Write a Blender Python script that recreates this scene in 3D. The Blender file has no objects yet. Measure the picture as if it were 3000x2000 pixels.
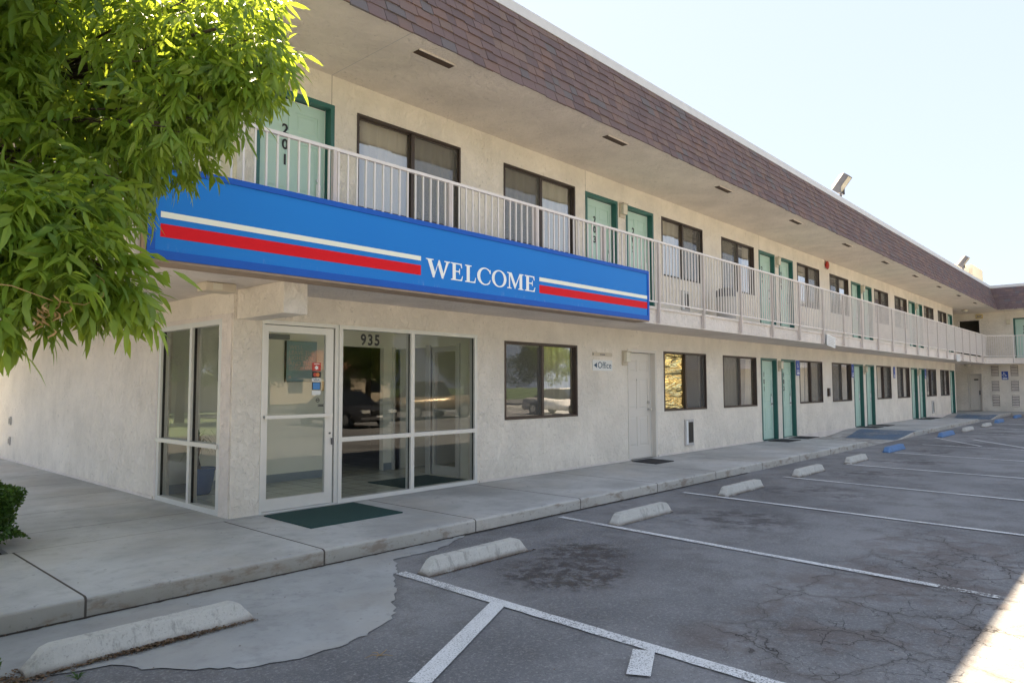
import bpy, bmesh, math, random
import numpy as np
from mathutils import Matrix, Vector
R = math.radians
PI = math.pi
random.seed(7)
rng = np.random.default_rng(11)
S = bpy.context.scene
COL = S.collection

# ------------------------------------------------------------------ mesh builder
class MB:
    def __init__(s): s.v = []; s.f = []; s.a = []
    def add(s, vs, fs, a=0.0):
        n = len(s.v); s.v += [tuple(p) for p in vs]
        for f in fs: s.f.append(tuple(i + n for i in f)); s.a.append(a)
        return s
    def box(s, x0, x1, y0, y1, z0, z1, a=0.0, bv=0.0):
        if bv <= 0:
            return s.add([(x0,y0,z0),(x1,y0,z0),(x1,y1,z0),(x0,y1,z0),(x0,y0,z1),(x1,y0,z1),(x1,y1,z1),(x0,y1,z1)],
                  [(0,3,2,1),(4,5,6,7),(0,1,5,4),(1,2,6,5),(2,3,7,6),(3,0,4,7)], a)
        bm = bmesh.new(); bmesh.ops.create_cube(bm, size=1.0)
        for v in bm.verts:
            v.co = Vector(((x0+x1)/2 + v.co.x*(x1-x0), (y0+y1)/2 + v.co.y*(y1-y0), (z0+z1)/2 + v.co.z*(z1-z0)))
        bmesh.ops.bevel(bm, geom=bm.edges[:], offset=bv, segments=2, affect='EDGES', profile=0.6)
        s.bm(bm, a); return s
    def bm(s, bm, a=0.0):
        bm.verts.index_update()
        s.add([v.co[:] for v in bm.verts], [tuple(v.index for v in f.verts) for f in bm.faces], a); bm.free()
    def poly(s, pts, a=0.0): return s.add(pts, [tuple(range(len(pts)))], a)
    def prism(s, pts, d, a=0.0):           # pts closed loop, extruded along vector d
        n = len(pts); q = [(p[0]+d[0], p[1]+d[1], p[2]+d[2]) for p in pts]
        return s.add(list(pts)+q, [tuple(range(n))[::-1], tuple(range(n, 2*n))] + [(i, (i+1) % n, n+(i+1) % n, n+i) for i in range(n)], a)
    def tube(s, path, rad, n=8, a=0.0, caps=True):
        path = [Vector(p) for p in path]; rr = rad if isinstance(rad, (list, tuple)) else [rad]*len(path)
        base = len(s.v); up = Vector((0,0,1)); vs = []; prev = None
        for i, p in enumerate(path):
            t = (path[min(i+1, len(path)-1)] - path[max(i-1, 0)]).normalized()
            if prev is None:
                u = t.cross(up) if abs(t.z) < .95 else t.cross(Vector((1,0,0)))
            else: u = prev - t*prev.dot(t)
            u.normalize(); prev = u; w = t.cross(u)
            vs += [tuple(p + (u*math.cos(2*PI*k/n) + w*math.sin(2*PI*k/n))*rr[i]) for k in range(n)]
        fs = [(i*n+k, i*n+(k+1) % n, (i+1)*n+(k+1) % n, (i+1)*n+k) for i in range(len(path)-1) for k in range(n)]
        if caps: fs += [tuple(range(n))[::-1], tuple(range((len(path)-1)*n, len(path)*n))]
        return s.add(vs, fs, a)
    def cyl(s, c, r, d, n=16, a=0.0, r2=None):
        c = Vector(c); return s.tube([c, c+Vector(d)], [r, r if r2 is None else r2], n, a)
    def lathe(s, c, prof, n=20, a=0.0):
        vs = []; m = len(prof)
        for r, z in prof: vs += [(c[0]+r*math.cos(2*PI*k/n), c[1]+r*math.sin(2*PI*k/n), c[2]+z) for k in range(n)]
        fs = [(i*n+k, i*n+(k+1) % n, (i+1)*n+(k+1) % n, (i+1)*n+k) for i in range(m-1) for k in range(n)]
        return s.add(vs, fs, a)
    def build(s, name, mat, parent=None, loc=None, smooth=False, attr=False):
        me = bpy.data.meshes.new(name); me.from_pydata(s.v, [], s.f); me.update()
        if attr:
            at = me.attributes.new('rnd', 'FLOAT', 'FACE'); at.data.foreach_set('value', s.a)
        if smooth: me.polygons.foreach_set('use_smooth', [True]*len(me.polygons))
        o = bpy.data.objects.new(name, me); COL.objects.link(o)
        if mat: me.materials.append(mat)
        if parent: o.parent = parent
        if loc: o.location = loc
        return o

def tag(o, label=None, cat=None, group=None, kind=None):
    for k, v in (('label', label), ('category', cat), ('group', group), ('kind', kind)):
        if v: o[k] = v
    return o
def empty(name, loc, label, cat, group=None, rz=0):
    o = bpy.data.objects.new(name, None); COL.objects.link(o); o.location = loc; o.rotation_euler = (0,0,rz)
    o.empty_display_size = .2
    return tag(o, label, cat, group)
def copy_tree(o, parent=None):
    c = o.copy(); COL.objects.link(c); c.parent = parent
    for ch in list(o.children): copy_tree(ch, c)
    return c

# ------------------------------------------------------------------ material helpers
class NT:
    def __init__(s, name):
        s.m = bpy.data.materials.new(name); s.m.use_nodes = True; s.t = s.m.node_tree; s.t.nodes.clear()
        s.out = s.n('ShaderNodeOutputMaterial'); s.tc = None
    def n(s, typ, **kw):
        nd = s.t.nodes.new(typ)
        for k, v in kw.items(): setattr(nd, k, v)
        return nd
    def set(s, sock, v):
        if hasattr(v, 'is_linked') or isinstance(v, bpy.types.NodeSocket): s.t.links.new(v, sock)
        elif v is not None: sock.default_value = v if not (isinstance(v, tuple) and len(v) == 3 and sock.type == 'RGBA') else (*v, 1)
    def math(s, op, a, b=0.0, c=None, clamp=False):
        nd = s.n('ShaderNodeMath', operation=op, use_clamp=clamp); s.set(nd.inputs[0], a); s.set(nd.inputs[1], b)
        if c is not None: s.set(nd.inputs[2], c)
        return nd.outputs[0]
    def pos(s):
        if s.tc is None: s.tc = s.n('ShaderNodeNewGeometry').outputs['Position']
        return s.tc
    def obj(s): return s.n('ShaderNodeTexCoord').outputs['Object']
    def xyz(s, v=None):
        nd = s.n('ShaderNodeSeparateXYZ'); s.set(nd.inputs[0], v or s.pos()); return nd.outputs
    def noise(s, scale, detail=4, rough=.55, vec=None, dist=0.0, out='Fac'):
        nd = s.n('ShaderNodeTexNoise'); s.set(nd.inputs['Vector'], vec or s.pos())
        nd.inputs['Scale'].default_value = scale; nd.inputs['Detail'].default_value = detail
        nd.inputs['Roughness'].default_value = rough; nd.inputs['Distortion'].default_value = dist
        return nd.outputs[out]
    def voro(s, scale, feature='F1', vec=None, out='Distance'):
        nd = s.n('ShaderNodeTexVoronoi', feature=feature); s.set(nd.inputs['Vector'], vec or s.pos()); nd.inputs['Scale'].default_value = scale
        return nd.outputs[out]
    def vmul(s, v, k):
        nd = s.n('ShaderNodeVectorMath', operation='MULTIPLY'); s.set(nd.inputs[0], v); nd.inputs[1].default_value = k; return nd.outputs[0]
    def vadd(s, a, b):
        nd = s.n('ShaderNodeVectorMath', operation='ADD'); s.set(nd.inputs[0], a); s.set(nd.inputs[1], b); return nd.outputs[0]
    def ramp(s, f, stops, interp='LINEAR'):
        nd = s.n('ShaderNodeValToRGB'); nd.color_ramp.interpolation = interp; e = nd.color_ramp.elements
        while len(e) < len(stops): e.new(.5)
        for i, (p, c) in enumerate(stops):
            e[i].position = p; e[i].color = (*c, 1) if isinstance(c, tuple) else (c, c, c, 1)
        s.set(nd.inputs[0], f); return nd.outputs[0]
    def smooth(s, f, a, b):                # 0 at a, 1 at b
        nd = s.n('ShaderNodeMapRange', interpolation_type='SMOOTHSTEP'); s.set(nd.inputs[0], f)
        nd.inputs[1].default_value = a; nd.inputs[2].default_value = b; nd.inputs[3].default_value = 0; nd.inputs[4].default_value = 1
        return nd.outputs[0]
    def mix(s, f, a, b, mode='MIX'):
        nd = s.n('ShaderNodeMix', data_type='RGBA', blend_type=mode); s.set(nd.inputs[0], f); s.set(nd.inputs[6], a); s.set(nd.inputs[7], b); return nd.outputs[2]
    def bump(s, h, strength=.3, dist=.01, normal=None):
        nd = s.n('ShaderNodeBump'); s.set(nd.inputs['Height'], h); nd.inputs['Strength'].default_value = strength; nd.inputs['Distance'].default_value = dist
        if normal is not None: s.set(nd.inputs['Normal'], normal)
        return nd.outputs[0]
    def attr(s, nm):
        nd = s.n('ShaderNodeAttribute'); nd.attribute_name = nm; return nd.outputs['Fac']
    def pbr(s, col, rough=.6, metal=0.0, normal=None, spec=.5, alpha=None, **kw):
        p = s.n('ShaderNodeBsdfPrincipled'); s.set(p.inputs['Base Color'], col); s.set(p.inputs['Roughness'], rough)
        p.inputs['Metallic'].default_value = metal; p.inputs['Specular IOR Level'].default_value = spec
        if normal is not None: s.set(p.inputs['Normal'], normal)
        if alpha is not None: s.set(p.inputs['Alpha'], alpha)
        for k, v in kw.items(): s.set(p.inputs[k], v)
        s.t.links.new(p.outputs[0], s.out.inputs[0]); return s.m

def simple(name, col, rough=.55, metal=0.0, var=.12, scale=6.0, bump=0.0, spec=.5):
    t = NT(name); f = t.noise(scale, 5, .6)
    c = t.mix(t.math('MULTIPLY', f, 1.0), tuple(x*(1-var) for x in col), tuple(min(1, x*(1+var)) for x in col))
    return t.pbr(c, t.math('ADD', t.math('MULTIPLY', f, .15), rough-.07), metal, t.bump(t.noise(scale*12, 3), .2, bump) if bump else None, spec)

def stucco(name, col, warm=(1,1,1), jx=None):
    t = NT(name); fac = t.noise(1.3, 5, .6)
    p = t.vmul(t.pos(), (1,1,.8))
    trow = t.noise(11, 7, .66, p, .5)
    fine = t.noise(75, 4, .6)
    c = t.mix(t.smooth(fac, .25, .75), tuple(x*.89 for x in col), tuple(min(1, x*1.07) for x in col))
    pits = t.math('MULTIPLY', t.smooth(t.noise(17, 6, .7, p, .6), .58, .66), t.smooth(t.noise(2.2, 4), .40, .58))
    c = t.mix(t.math('MULTIPLY', pits, .50), c, tuple(x*.5 for x in col))
    sm = t.smooth(t.noise(.8, 6, .7, t.vmul(t.pos(), (1.6,1.6,.5))), .52, .75)
    c = t.mix(t.math('MULTIPLY', sm, .26), c, tuple(x*.62 for x in col))
    if name == 'wall_stucco':
        z = t.xyz()[2]                      # splash-back dirt at the foot of the wall
        ft = t.math('MULTIPLY', t.smooth(z, .38, .0), t.smooth(t.noise(5, 6, .7, t.vmul(t.pos(), (1,1,.4))), .40, .66))
        c = t.mix(t.math('MULTIPLY', ft, .22), c, (.30,.27,.235))
        x = t.xyz()[0]
        for jj in (4.83, 10.15, 17.72, 25.27, 32.8):  # control joints above the doors
            d = t.math('ABSOLUTE', t.math('SUBTRACT', x, jj))
            k = t.math('MULTIPLY', t.math('LESS_THAN', d, .006), t.math('GREATER_THAN', z, 4.9))
            c = t.mix(t.math('MULTIPLY', k, .55), c, (.15,.12,.1))
    h = t.math('ADD', t.math('MULTIPLY', t.smooth(trow, .35, .62), 1.0), t.math('MULTIPLY', fine, .45))
    return t.pbr(c, .9, 0, t.bump(h, .85, .0125), .25)

def concrete(name, col, joints=None, rust=False):
    t = NT(name); a = t.noise(.7, 6, .62); b = t.noise(6, 6, .65); fine = t.noise(90, 3, .6)
    c = t.mix(t.smooth(a, .30, .70), tuple(x*.72 for x in col), tuple(min(1, x*1.18) for x in col))
    c = t.mix(t.math('MULTIPLY', t.smooth(b, .5, .68), .38), c, tuple(x*.60 for x in col))
    c = t.mix(t.math('MULTIPLY', t.smooth(t.noise(24, 6, .75), .56, .70), .35), c, tuple(x*.50 for x in col))
    warm = t.smooth(t.noise(.9, 5, .6, t.vadd(t.pos(), (7.3, 2.2, 1.0))), .46, .66)
    c = t.mix(t.math('MULTIPLY', warm, .35), c, (col[0]*1.02, col[1]*.92, col[2]*.80))
    c = t.mix(t.math('MULTIPLY', fine, .16), c, tuple(x*.7 for x in col))
    spots = t.smooth(t.voro(5.5), .10, .05)
    c = t.mix(t.math('MULTIPLY', t.math('MULTIPLY', spots, t.math('GREATER_THAN', t.noise(5.5, 2), .52)), .55), c, (.08,.075,.07))
    h = t.math('ADD', t.math('MULTIPLY', fine, .3), t.math('MULTIPLY', b, .5))
    if joints:
        o = t.xyz(); x, y = o[0], o[1]
        m = None
        mod = t.math('MODULO', t.math('ADD', x, 1.87*10 - 1.65), 1.87)
        d = t.math('MINIMUM', mod, t.math('SUBTRACT', 1.87, mod))
        jn = t.math('MULTIPLY', t.smooth(d, .011, .005), t.math('LESS_THAN', y, -.08))
        for yy in (-.09, .75, 2.0, 3.22, 4.6, 6.1):
            dd = t.math('ABSOLUTE', t.math('SUBTRACT', y, yy))
            q = t.smooth(dd, .010, .004)
            if yy > 0: q = t.math('MULTIPLY', q, t.math('LESS_THAN', x, 3.7))
            jn = t.math('MAXIMUM', jn, t.math('MULTIPLY', q, .55 if yy > -.05 else .35))
        c = t.mix(t.math('MULTIPLY', jn, .82), c, (.07,.06,.05))
        h = t.math('SUBTRACT', h, t.math('MULTIPLY', jn, 3.0))
        # kerb face: dirt low down, rust blooms at the joints
        z = o[2]; kf = t.math('MULTIPLY', t.smooth(z, -.02, -.13), t.smooth(t.noise(4, 5), .38, .6))
        c = t.mix(t.math('MULTIPLY', kf, .62), c, (.17,.15,.13))
        rs = t.math('MULTIPLY', t.math('MULTIPLY', t.smooth(d, .22, .0), t.smooth(t.noise(11, 5), .5, .64)), t.math('LESS_THAN', z, -.012))
        c = t.mix(t.math('MULTIPLY', rs, .6), c, (.20,.11,.06))
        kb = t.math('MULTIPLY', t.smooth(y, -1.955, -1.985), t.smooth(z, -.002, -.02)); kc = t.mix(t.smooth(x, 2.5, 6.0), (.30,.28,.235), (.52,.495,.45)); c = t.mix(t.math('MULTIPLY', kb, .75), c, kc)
        gr = t.math('MULTIPLY', kb, t.smooth(t.noise(3.0, 6, .7, t.vmul(t.pos(), (1,1,2.5))), .50, .64)); c = t.mix(t.math('MULTIPLY', gr, .6), c, (.20,.14,.095))
        c = t.mix(t.math('MULTIPLY', jn, .85), c, (.045,.035,.03))
        pit = t.math('MULTIPLY', t.smooth(t.noise(20, 5), .60, .68), t.math('LESS_THAN', y, -1.93))
        c = t.mix(t.math('MULTIPLY', pit, .4), c, (.12,.11,.10))
    return t.pbr(c, .82, 0, t.bump(h, .35, .006), .35)

def stopmat():
    t = NT('wheel_stop_concrete'); o = t.n('ShaderNodeTexCoord').outputs['Object']; q = t.xyz(o); a = t.noise(5, 6, .7); st = t.noise(11, 6, .75, t.vmul(t.pos(), (1,.5,.35))); fine = t.noise(70, 4, .7)
    c = t.mix(a, (.46,.45,.42), (.60,.59,.55)); c = t.mix(t.math('MULTIPLY', t.smooth(st, .52, .64), .5), c, (.22,.21,.195))
    c = t.mix(t.math('MULTIPLY', t.smooth(fine, .55, .68), .45), c, (.16,.15,.14))
    low = t.math('MULTIPLY', t.smooth(q[2], .055, .0), t.smooth(a, .30, .52)); c = t.mix(t.math('MULTIPLY', low, .75), c, (.14,.10,.075))
    return t.pbr(c, .9, 0, t.bump(t.math('ADD', fine, st), .6, .006), .25)

def asphalt():
    t = NT('asphalt'); o = t.xyz(); x, y = o[0], o[1]
    big = t.noise(.35, 5, .6); mid = t.noise(2.4, 6, .65); fine = t.noise(42, 5, .85); agg = t.voro(70)
    c = t.mix(t.smooth(big, .32, .68), (.120,.120,.126), (.245,.243,.248))
    c = t.mix(t.math('MULTIPLY', t.smooth(mid, .45, .66), .5), c, (.105,.098,.098))
    c = t.mix(t.math('MULTIPLY', t.smooth(t.noise(5, 7, .8, t.vadd(t.pos(), (5, 8, 0))), .52, .66), .35), c, (.27,.265,.26))
    c = t.mix(t.math('MULTIPLY', t.smooth(fine, .50, .64), .55), c, (.36,.355,.345))
    c = t.mix(t.math('MULTIPLY', t.smooth(agg, .34, .12), .55), c, (.07,.066,.064))
    sp = t.math('MULTIPLY', t.smooth(t.voro(14), .16, .07), t.math('GREATER_THAN', t.noise(9, 2), .60))
    c = t.mix(t.math('MULTIPLY', sp, .5), c, (.34,.335,.33))
    # oil stains in the middle of each bay
    def blob(cx, cy, rx, ry):
        dx = t.math('DIVIDE', t.math('SUBTRACT', x, cx), rx); dy = t.math('DIVIDE', t.math('SUBTRACT', y, cy), ry)
        return t.smooth(t.math('ADD', t.math('MULTIPLY', dx, dx), t.math('MULTIPLY', dy, dy)), 1.0, .0)
    b1 = t.math('MULTIPLY', t.math('MAXIMUM', blob(4.75, -3.72, .70, .66), blob(5.35, -3.45, .60, .52)), 2.2)
    nn = t.noise(8, 7, .8, t.vadd(t.pos(), (3.1, .4, 0)), .3)
    st = t.math('MULTIPLY', b1, t.smooth(nn, .42, .66), clamp=True)
    c = t.mix(t.math('MULTIPLY', st, .92), c, (.022,.018,.016))
    st2 = t.math('MULTIPLY', blob(4.66, -3.95, .32, .26), t.smooth(t.noise(12, 5, .7), .46, .6))
    c = t.mix(t.math('MULTIPLY', st2, .7), c, (.06,.045,.018))
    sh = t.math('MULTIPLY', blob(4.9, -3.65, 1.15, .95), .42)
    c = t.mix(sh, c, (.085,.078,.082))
    mod = t.math('MODULO', t.math('ADD', x, 27.6 - 6.65), 2.76)
    dx = t.math('DIVIDE', t.math('SUBTRACT', mod, 1.25), .95); dy = t.math('DIVIDE', t.math('ADD', y, 3.75), .95)
    bay = t.math('MULTIPLY', t.smooth(t.math('ADD', t.math('MULTIPLY', dx, dx), t.math('MULTIPLY', dy, dy)), 1.0, .1), t.smooth(t.noise(3.2, 6, .7), .45, .60))
    bay = t.math('MULTIPLY', bay, t.math('GREATER_THAN', x, 6.5))
    c = t.mix(t.math('MULTIPLY', bay, .72), c, (.055,.048,.050))
    # crazing
    wv = t.vadd(t.pos(), t.vmul(t.noise(2.2, 4, .6, out='Color'), (.55,.55,.55)))
    cr = t.smooth(t.voro(1.55, 'DISTANCE_TO_EDGE', wv), .010, .002)
    cr2 = t.smooth(t.voro(3.4, 'DISTANCE_TO_EDGE', t.vadd(t.pos(), t.vmul(t.noise(4, 4, .6, out='Color'), (.25,.25,.25)))), .014, .003)
    reg = t.math('MULTIPLY', t.smooth(t.math('ADD', y, t.math('MULTIPLY', t.noise(.8, 3), 1.4)), -4.3, -4.8), t.math('MULTIPLY', t.smooth(x, 3.7, 4.1), t.smooth(x, 10, 7.5)))
    reg2 = t.math('MULTIPLY', t.smooth(t.math('ADD', y, t.math('MULTIPLY', t.noise(1.1, 3), 1.2)), -4.7, -5.3), t.math('MULTIPLY', t.smooth(x, 3.7, 4.1), t.smooth(x, 9, 7)))
    rg3 = t.math('MULTIPLY', t.smooth(t.noise(.5, 3, .5, t.vadd(t.pos(), (9, 3, 0))), .60, .66), .5)
    k = t.math('MAXIMUM', t.math('MULTIPLY', cr, t.math('MAXIMUM', reg, rg3)), t.math('MULTIPLY', cr2, t.math('MULTIPLY', reg2, .85)))
    red = t.math('MULTIPLY', t.math('MULTIPLY', reg, t.smooth(t.noise(2.6, 5, .65), .47, .60)), .45)
    c = t.mix(red, c, (.115,.082,.070))
    halo = t.math('MULTIPLY', t.smooth(t.voro(1.55, 'DISTANCE_TO_EDGE', wv), .10, .0), t.math('MULTIPLY', reg, .35))
    c = t.mix(halo, c, (.085,.070,.062))
    c = t.mix(t.math('MULTIPLY', k, t.math('ADD', .22, t.math('MULTIPLY', t.smooth(t.noise(2.3, 3), .45, .62), .60))), c, (.025,.021,.019))
    h = t.math('SUBTRACT', t.math('ADD', t.math('MULTIPLY', fine, .5), t.math('MULTIPLY', agg, -.4)), t.math('MULTIPLY', k, 2.0))
    return t.pbr(c, t.math('SUBTRACT', .86, t.math('MULTIPLY', st, .25)), 0, t.bump(h, .6, .006), .35)

def paint(name, col, wear=.55, scale=95, thr=.60):
    t = NT(name); w = t.noise(scale, 6, .75, t.vmul(t.pos(), (1.0, 1.0, 1.0))); big = t.noise(1.1, 3)
    lim = t.math('ADD', w, t.math('MULTIPLY', t.math('SUBTRACT', big, .5), .35))
    al = t.smooth(lim, thr+.02, thr-.10)
    g = t.noise(8, 5, .6)
    c = t.mix(g, tuple(x*.72 for x in col), col)
    return t.pbr(c, .75, 0, None, .3, alpha=al)

def glass(name, tint=(.80,.84,.82), boost=1.5, base=.03, wav=.0):
    t = NT(name); fr = t.n('ShaderNodeFresnel'); fr.inputs[0].default_value = 1.5
    f = t.math('ADD', t.math('MULTIPLY', fr.outputs[0], boost), base, clamp=True)
    tr = t.n('ShaderNodeBsdfTransparent'); tr.inputs[0].default_value = (*tint, 1)
    gl = t.n('ShaderNodeBsdfGlossy'); gl.inputs['Roughness'].default_value = .0; gl.inputs[0].default_value = (.95,.97,1,1)
    if wav:
        b = t.bump(t.noise(1.6, 2, .4), wav, .02); t.t.links.new(b, gl.inputs['Normal'])
    mx = t.n('ShaderNodeMixShader'); t.set(mx.inputs[0], f); t.t.links.new(tr.outputs[0], mx.inputs[1]); t.t.links.new(gl.outputs[0], mx.inputs[2])
    t.t.links.new(mx.outputs[0], t.out.inputs[0]); return t.m

def leafmat(name, cols, trans=.5, tcol=(.35,.55,.05), gloss=.4):
    t = NT(name); a = t.attr('rnd'); g = t.noise(3, 3)
    c = t.ramp(t.math('ADD', t.math('MULTIPLY', a, .8), t.math('MULTIPLY', g, .2)), [(i/(len(cols)-1), q) for i, q in enumerate(cols)])
    p = t.n('ShaderNodeBsdfPrincipled'); t.set(p.inputs['Base Color'], c); p.inputs['Roughness'].default_value = gloss; p.inputs['Specular IOR Level'].default_value = .4
    tl = t.n('ShaderNodeBsdfTranslucent'); t.set(tl.inputs[0], t.mix(.55, c, tcol))
    mx = t.n('ShaderNodeMixShader'); mx.inputs[0].default_value = trans
    t.t.links.new(p.outputs[0], mx.inputs[1]); t.t.links.new(tl.outputs[0], mx.inputs[2]); t.t.links.new(mx.outputs[0], t.out.inputs[0]); return t.m

def shingle():
    t = NT('asphalt_shingle'); a = t.attr('rnd')
    c = t.ramp(a, [(0,(.185,.135,.138)),(.18,(.225,.158,.155)),(.40,(.205,.145,.143)),(.6,(.255,.170,.150)),(.74,(.190,.168,.175)),(.84,(.230,.163,.155)),(.94,(.255,.182,.158))], 'CONSTANT')
    g = t.noise(120, 3, .7); w = t.noise(2.0, 5, .6, t.vmul(t.pos(), (1,1,.6)))
    c = t.mix(t.math('MULTIPLY', g, .5), c, (.06,.05,.052))
    c = t.mix(t.math('MULTIPLY', t.smooth(w, .5, .7), .3), c, (.17,.15,.15))
    return t.pbr(c, .92, 0, t.bump(g, .5, .004), .2)

def curtain():
    t = NT('curtain_cloth'); c = t.mix(t.noise(2, 3), (.86,.79,.62), (.92,.86,.72))
    p = t.n('ShaderNodeBsdfDiffuse'); t.set(p.inputs[0], c); tl = t.n('ShaderNodeBsdfTranslucent'); t.set(tl.inputs[0], c)
    mx = t.n('ShaderNodeMixShader'); mx.inputs[0].default_value = .25
    t.t.links.new(p.outputs[0], mx.inputs[1]); t.t.links.new(tl.outputs[0], mx.inputs[2]); t.t.links.new(mx.outputs[0], t.out.inputs[0]); return t.m

def screenmat():
    t = NT('insect_screen'); d = t.n('ShaderNodeBsdfDiffuse'); d.inputs[0].default_value = (.17,.165,.155,1)
    tr = t.n('ShaderNodeBsdfTransparent'); tr.inputs[0].default_value = (1,1,1,1)
    mx = t.n('ShaderNodeMixShader'); mx.inputs[0].default_value = .42
    t.t.links.new(tr.outputs[0], mx.inputs[1]); t.t.links.new(d.outputs[0], mx.inputs[2]); t.t.links.new(mx.outputs[0], t.out.inputs[0]); return t.m

def signblue():
    t = NT('sign_blue'); c = t.mix(t.noise(.5, 3), (.010,.185,.62), (.016,.235,.70))
    z = t.xyz()[2]; x = t.xyz()[0]
    sc = t.math('MULTIPLY', t.smooth(z, 2.66, 2.56), t.smooth(t.noise(9, 6, .75, t.vmul(t.pos(), (1.4,1,.5))), .56, .70))
    c = t.mix(t.math('MULTIPLY', sc, .45), c, (.22,.34,.66))
    sc2 = t.smooth(t.noise(14, 6, .8), .70, .76)
    c = t.mix(t.math('MULTIPLY', sc2, .5), c, (.30,.42,.70))
    return t.pbr(c, .42, 0, None, .22)

def tilefloor():
    t = NT('floor_tile'); b = t.n('ShaderNodeTexBrick'); b.offset = 0; t.set(b.inputs['Vector'], t.pos())
    b.inputs['Color1'].default_value = (.72,.72,.62,1); b.inputs['Color2'].default_value = (.64,.65,.56,1); b.inputs['Mortar'].default_value = (.16,.16,.14,1)
    b.inputs['Scale'].default_value = 1.0; b.inputs['Mortar Size'].default_value = .006; b.inputs['Brick Width'].default_value = .305; b.inputs['Row Height'].default_value = .305
    return t.pbr(b.outputs[0], .22, 0, None, .5)

def goldfilm():
    t = NT('gold_window_film'); b = t.bump(t.noise(1.0, 3, .45, t.vmul(t.pos(), (.9,1,5.5)), .8), 1.0, .10)
    return t.pbr((.95,.74,.30), .04, 1.0, b)

def bark():
    t = NT('bark'); v = t.vmul(t.pos(), (1,1,.3)); f = t.noise(22, 6, .7, v)
    return t.pbr(t.mix(f, (.045,.032,.022), (.14,.11,.085)), .9, 0, t.bump(f, .8, .02), .2)

def rendermat(name, col, em):
    t = NT(name); return t.pbr(col, .4, 0, None, .5)

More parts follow.
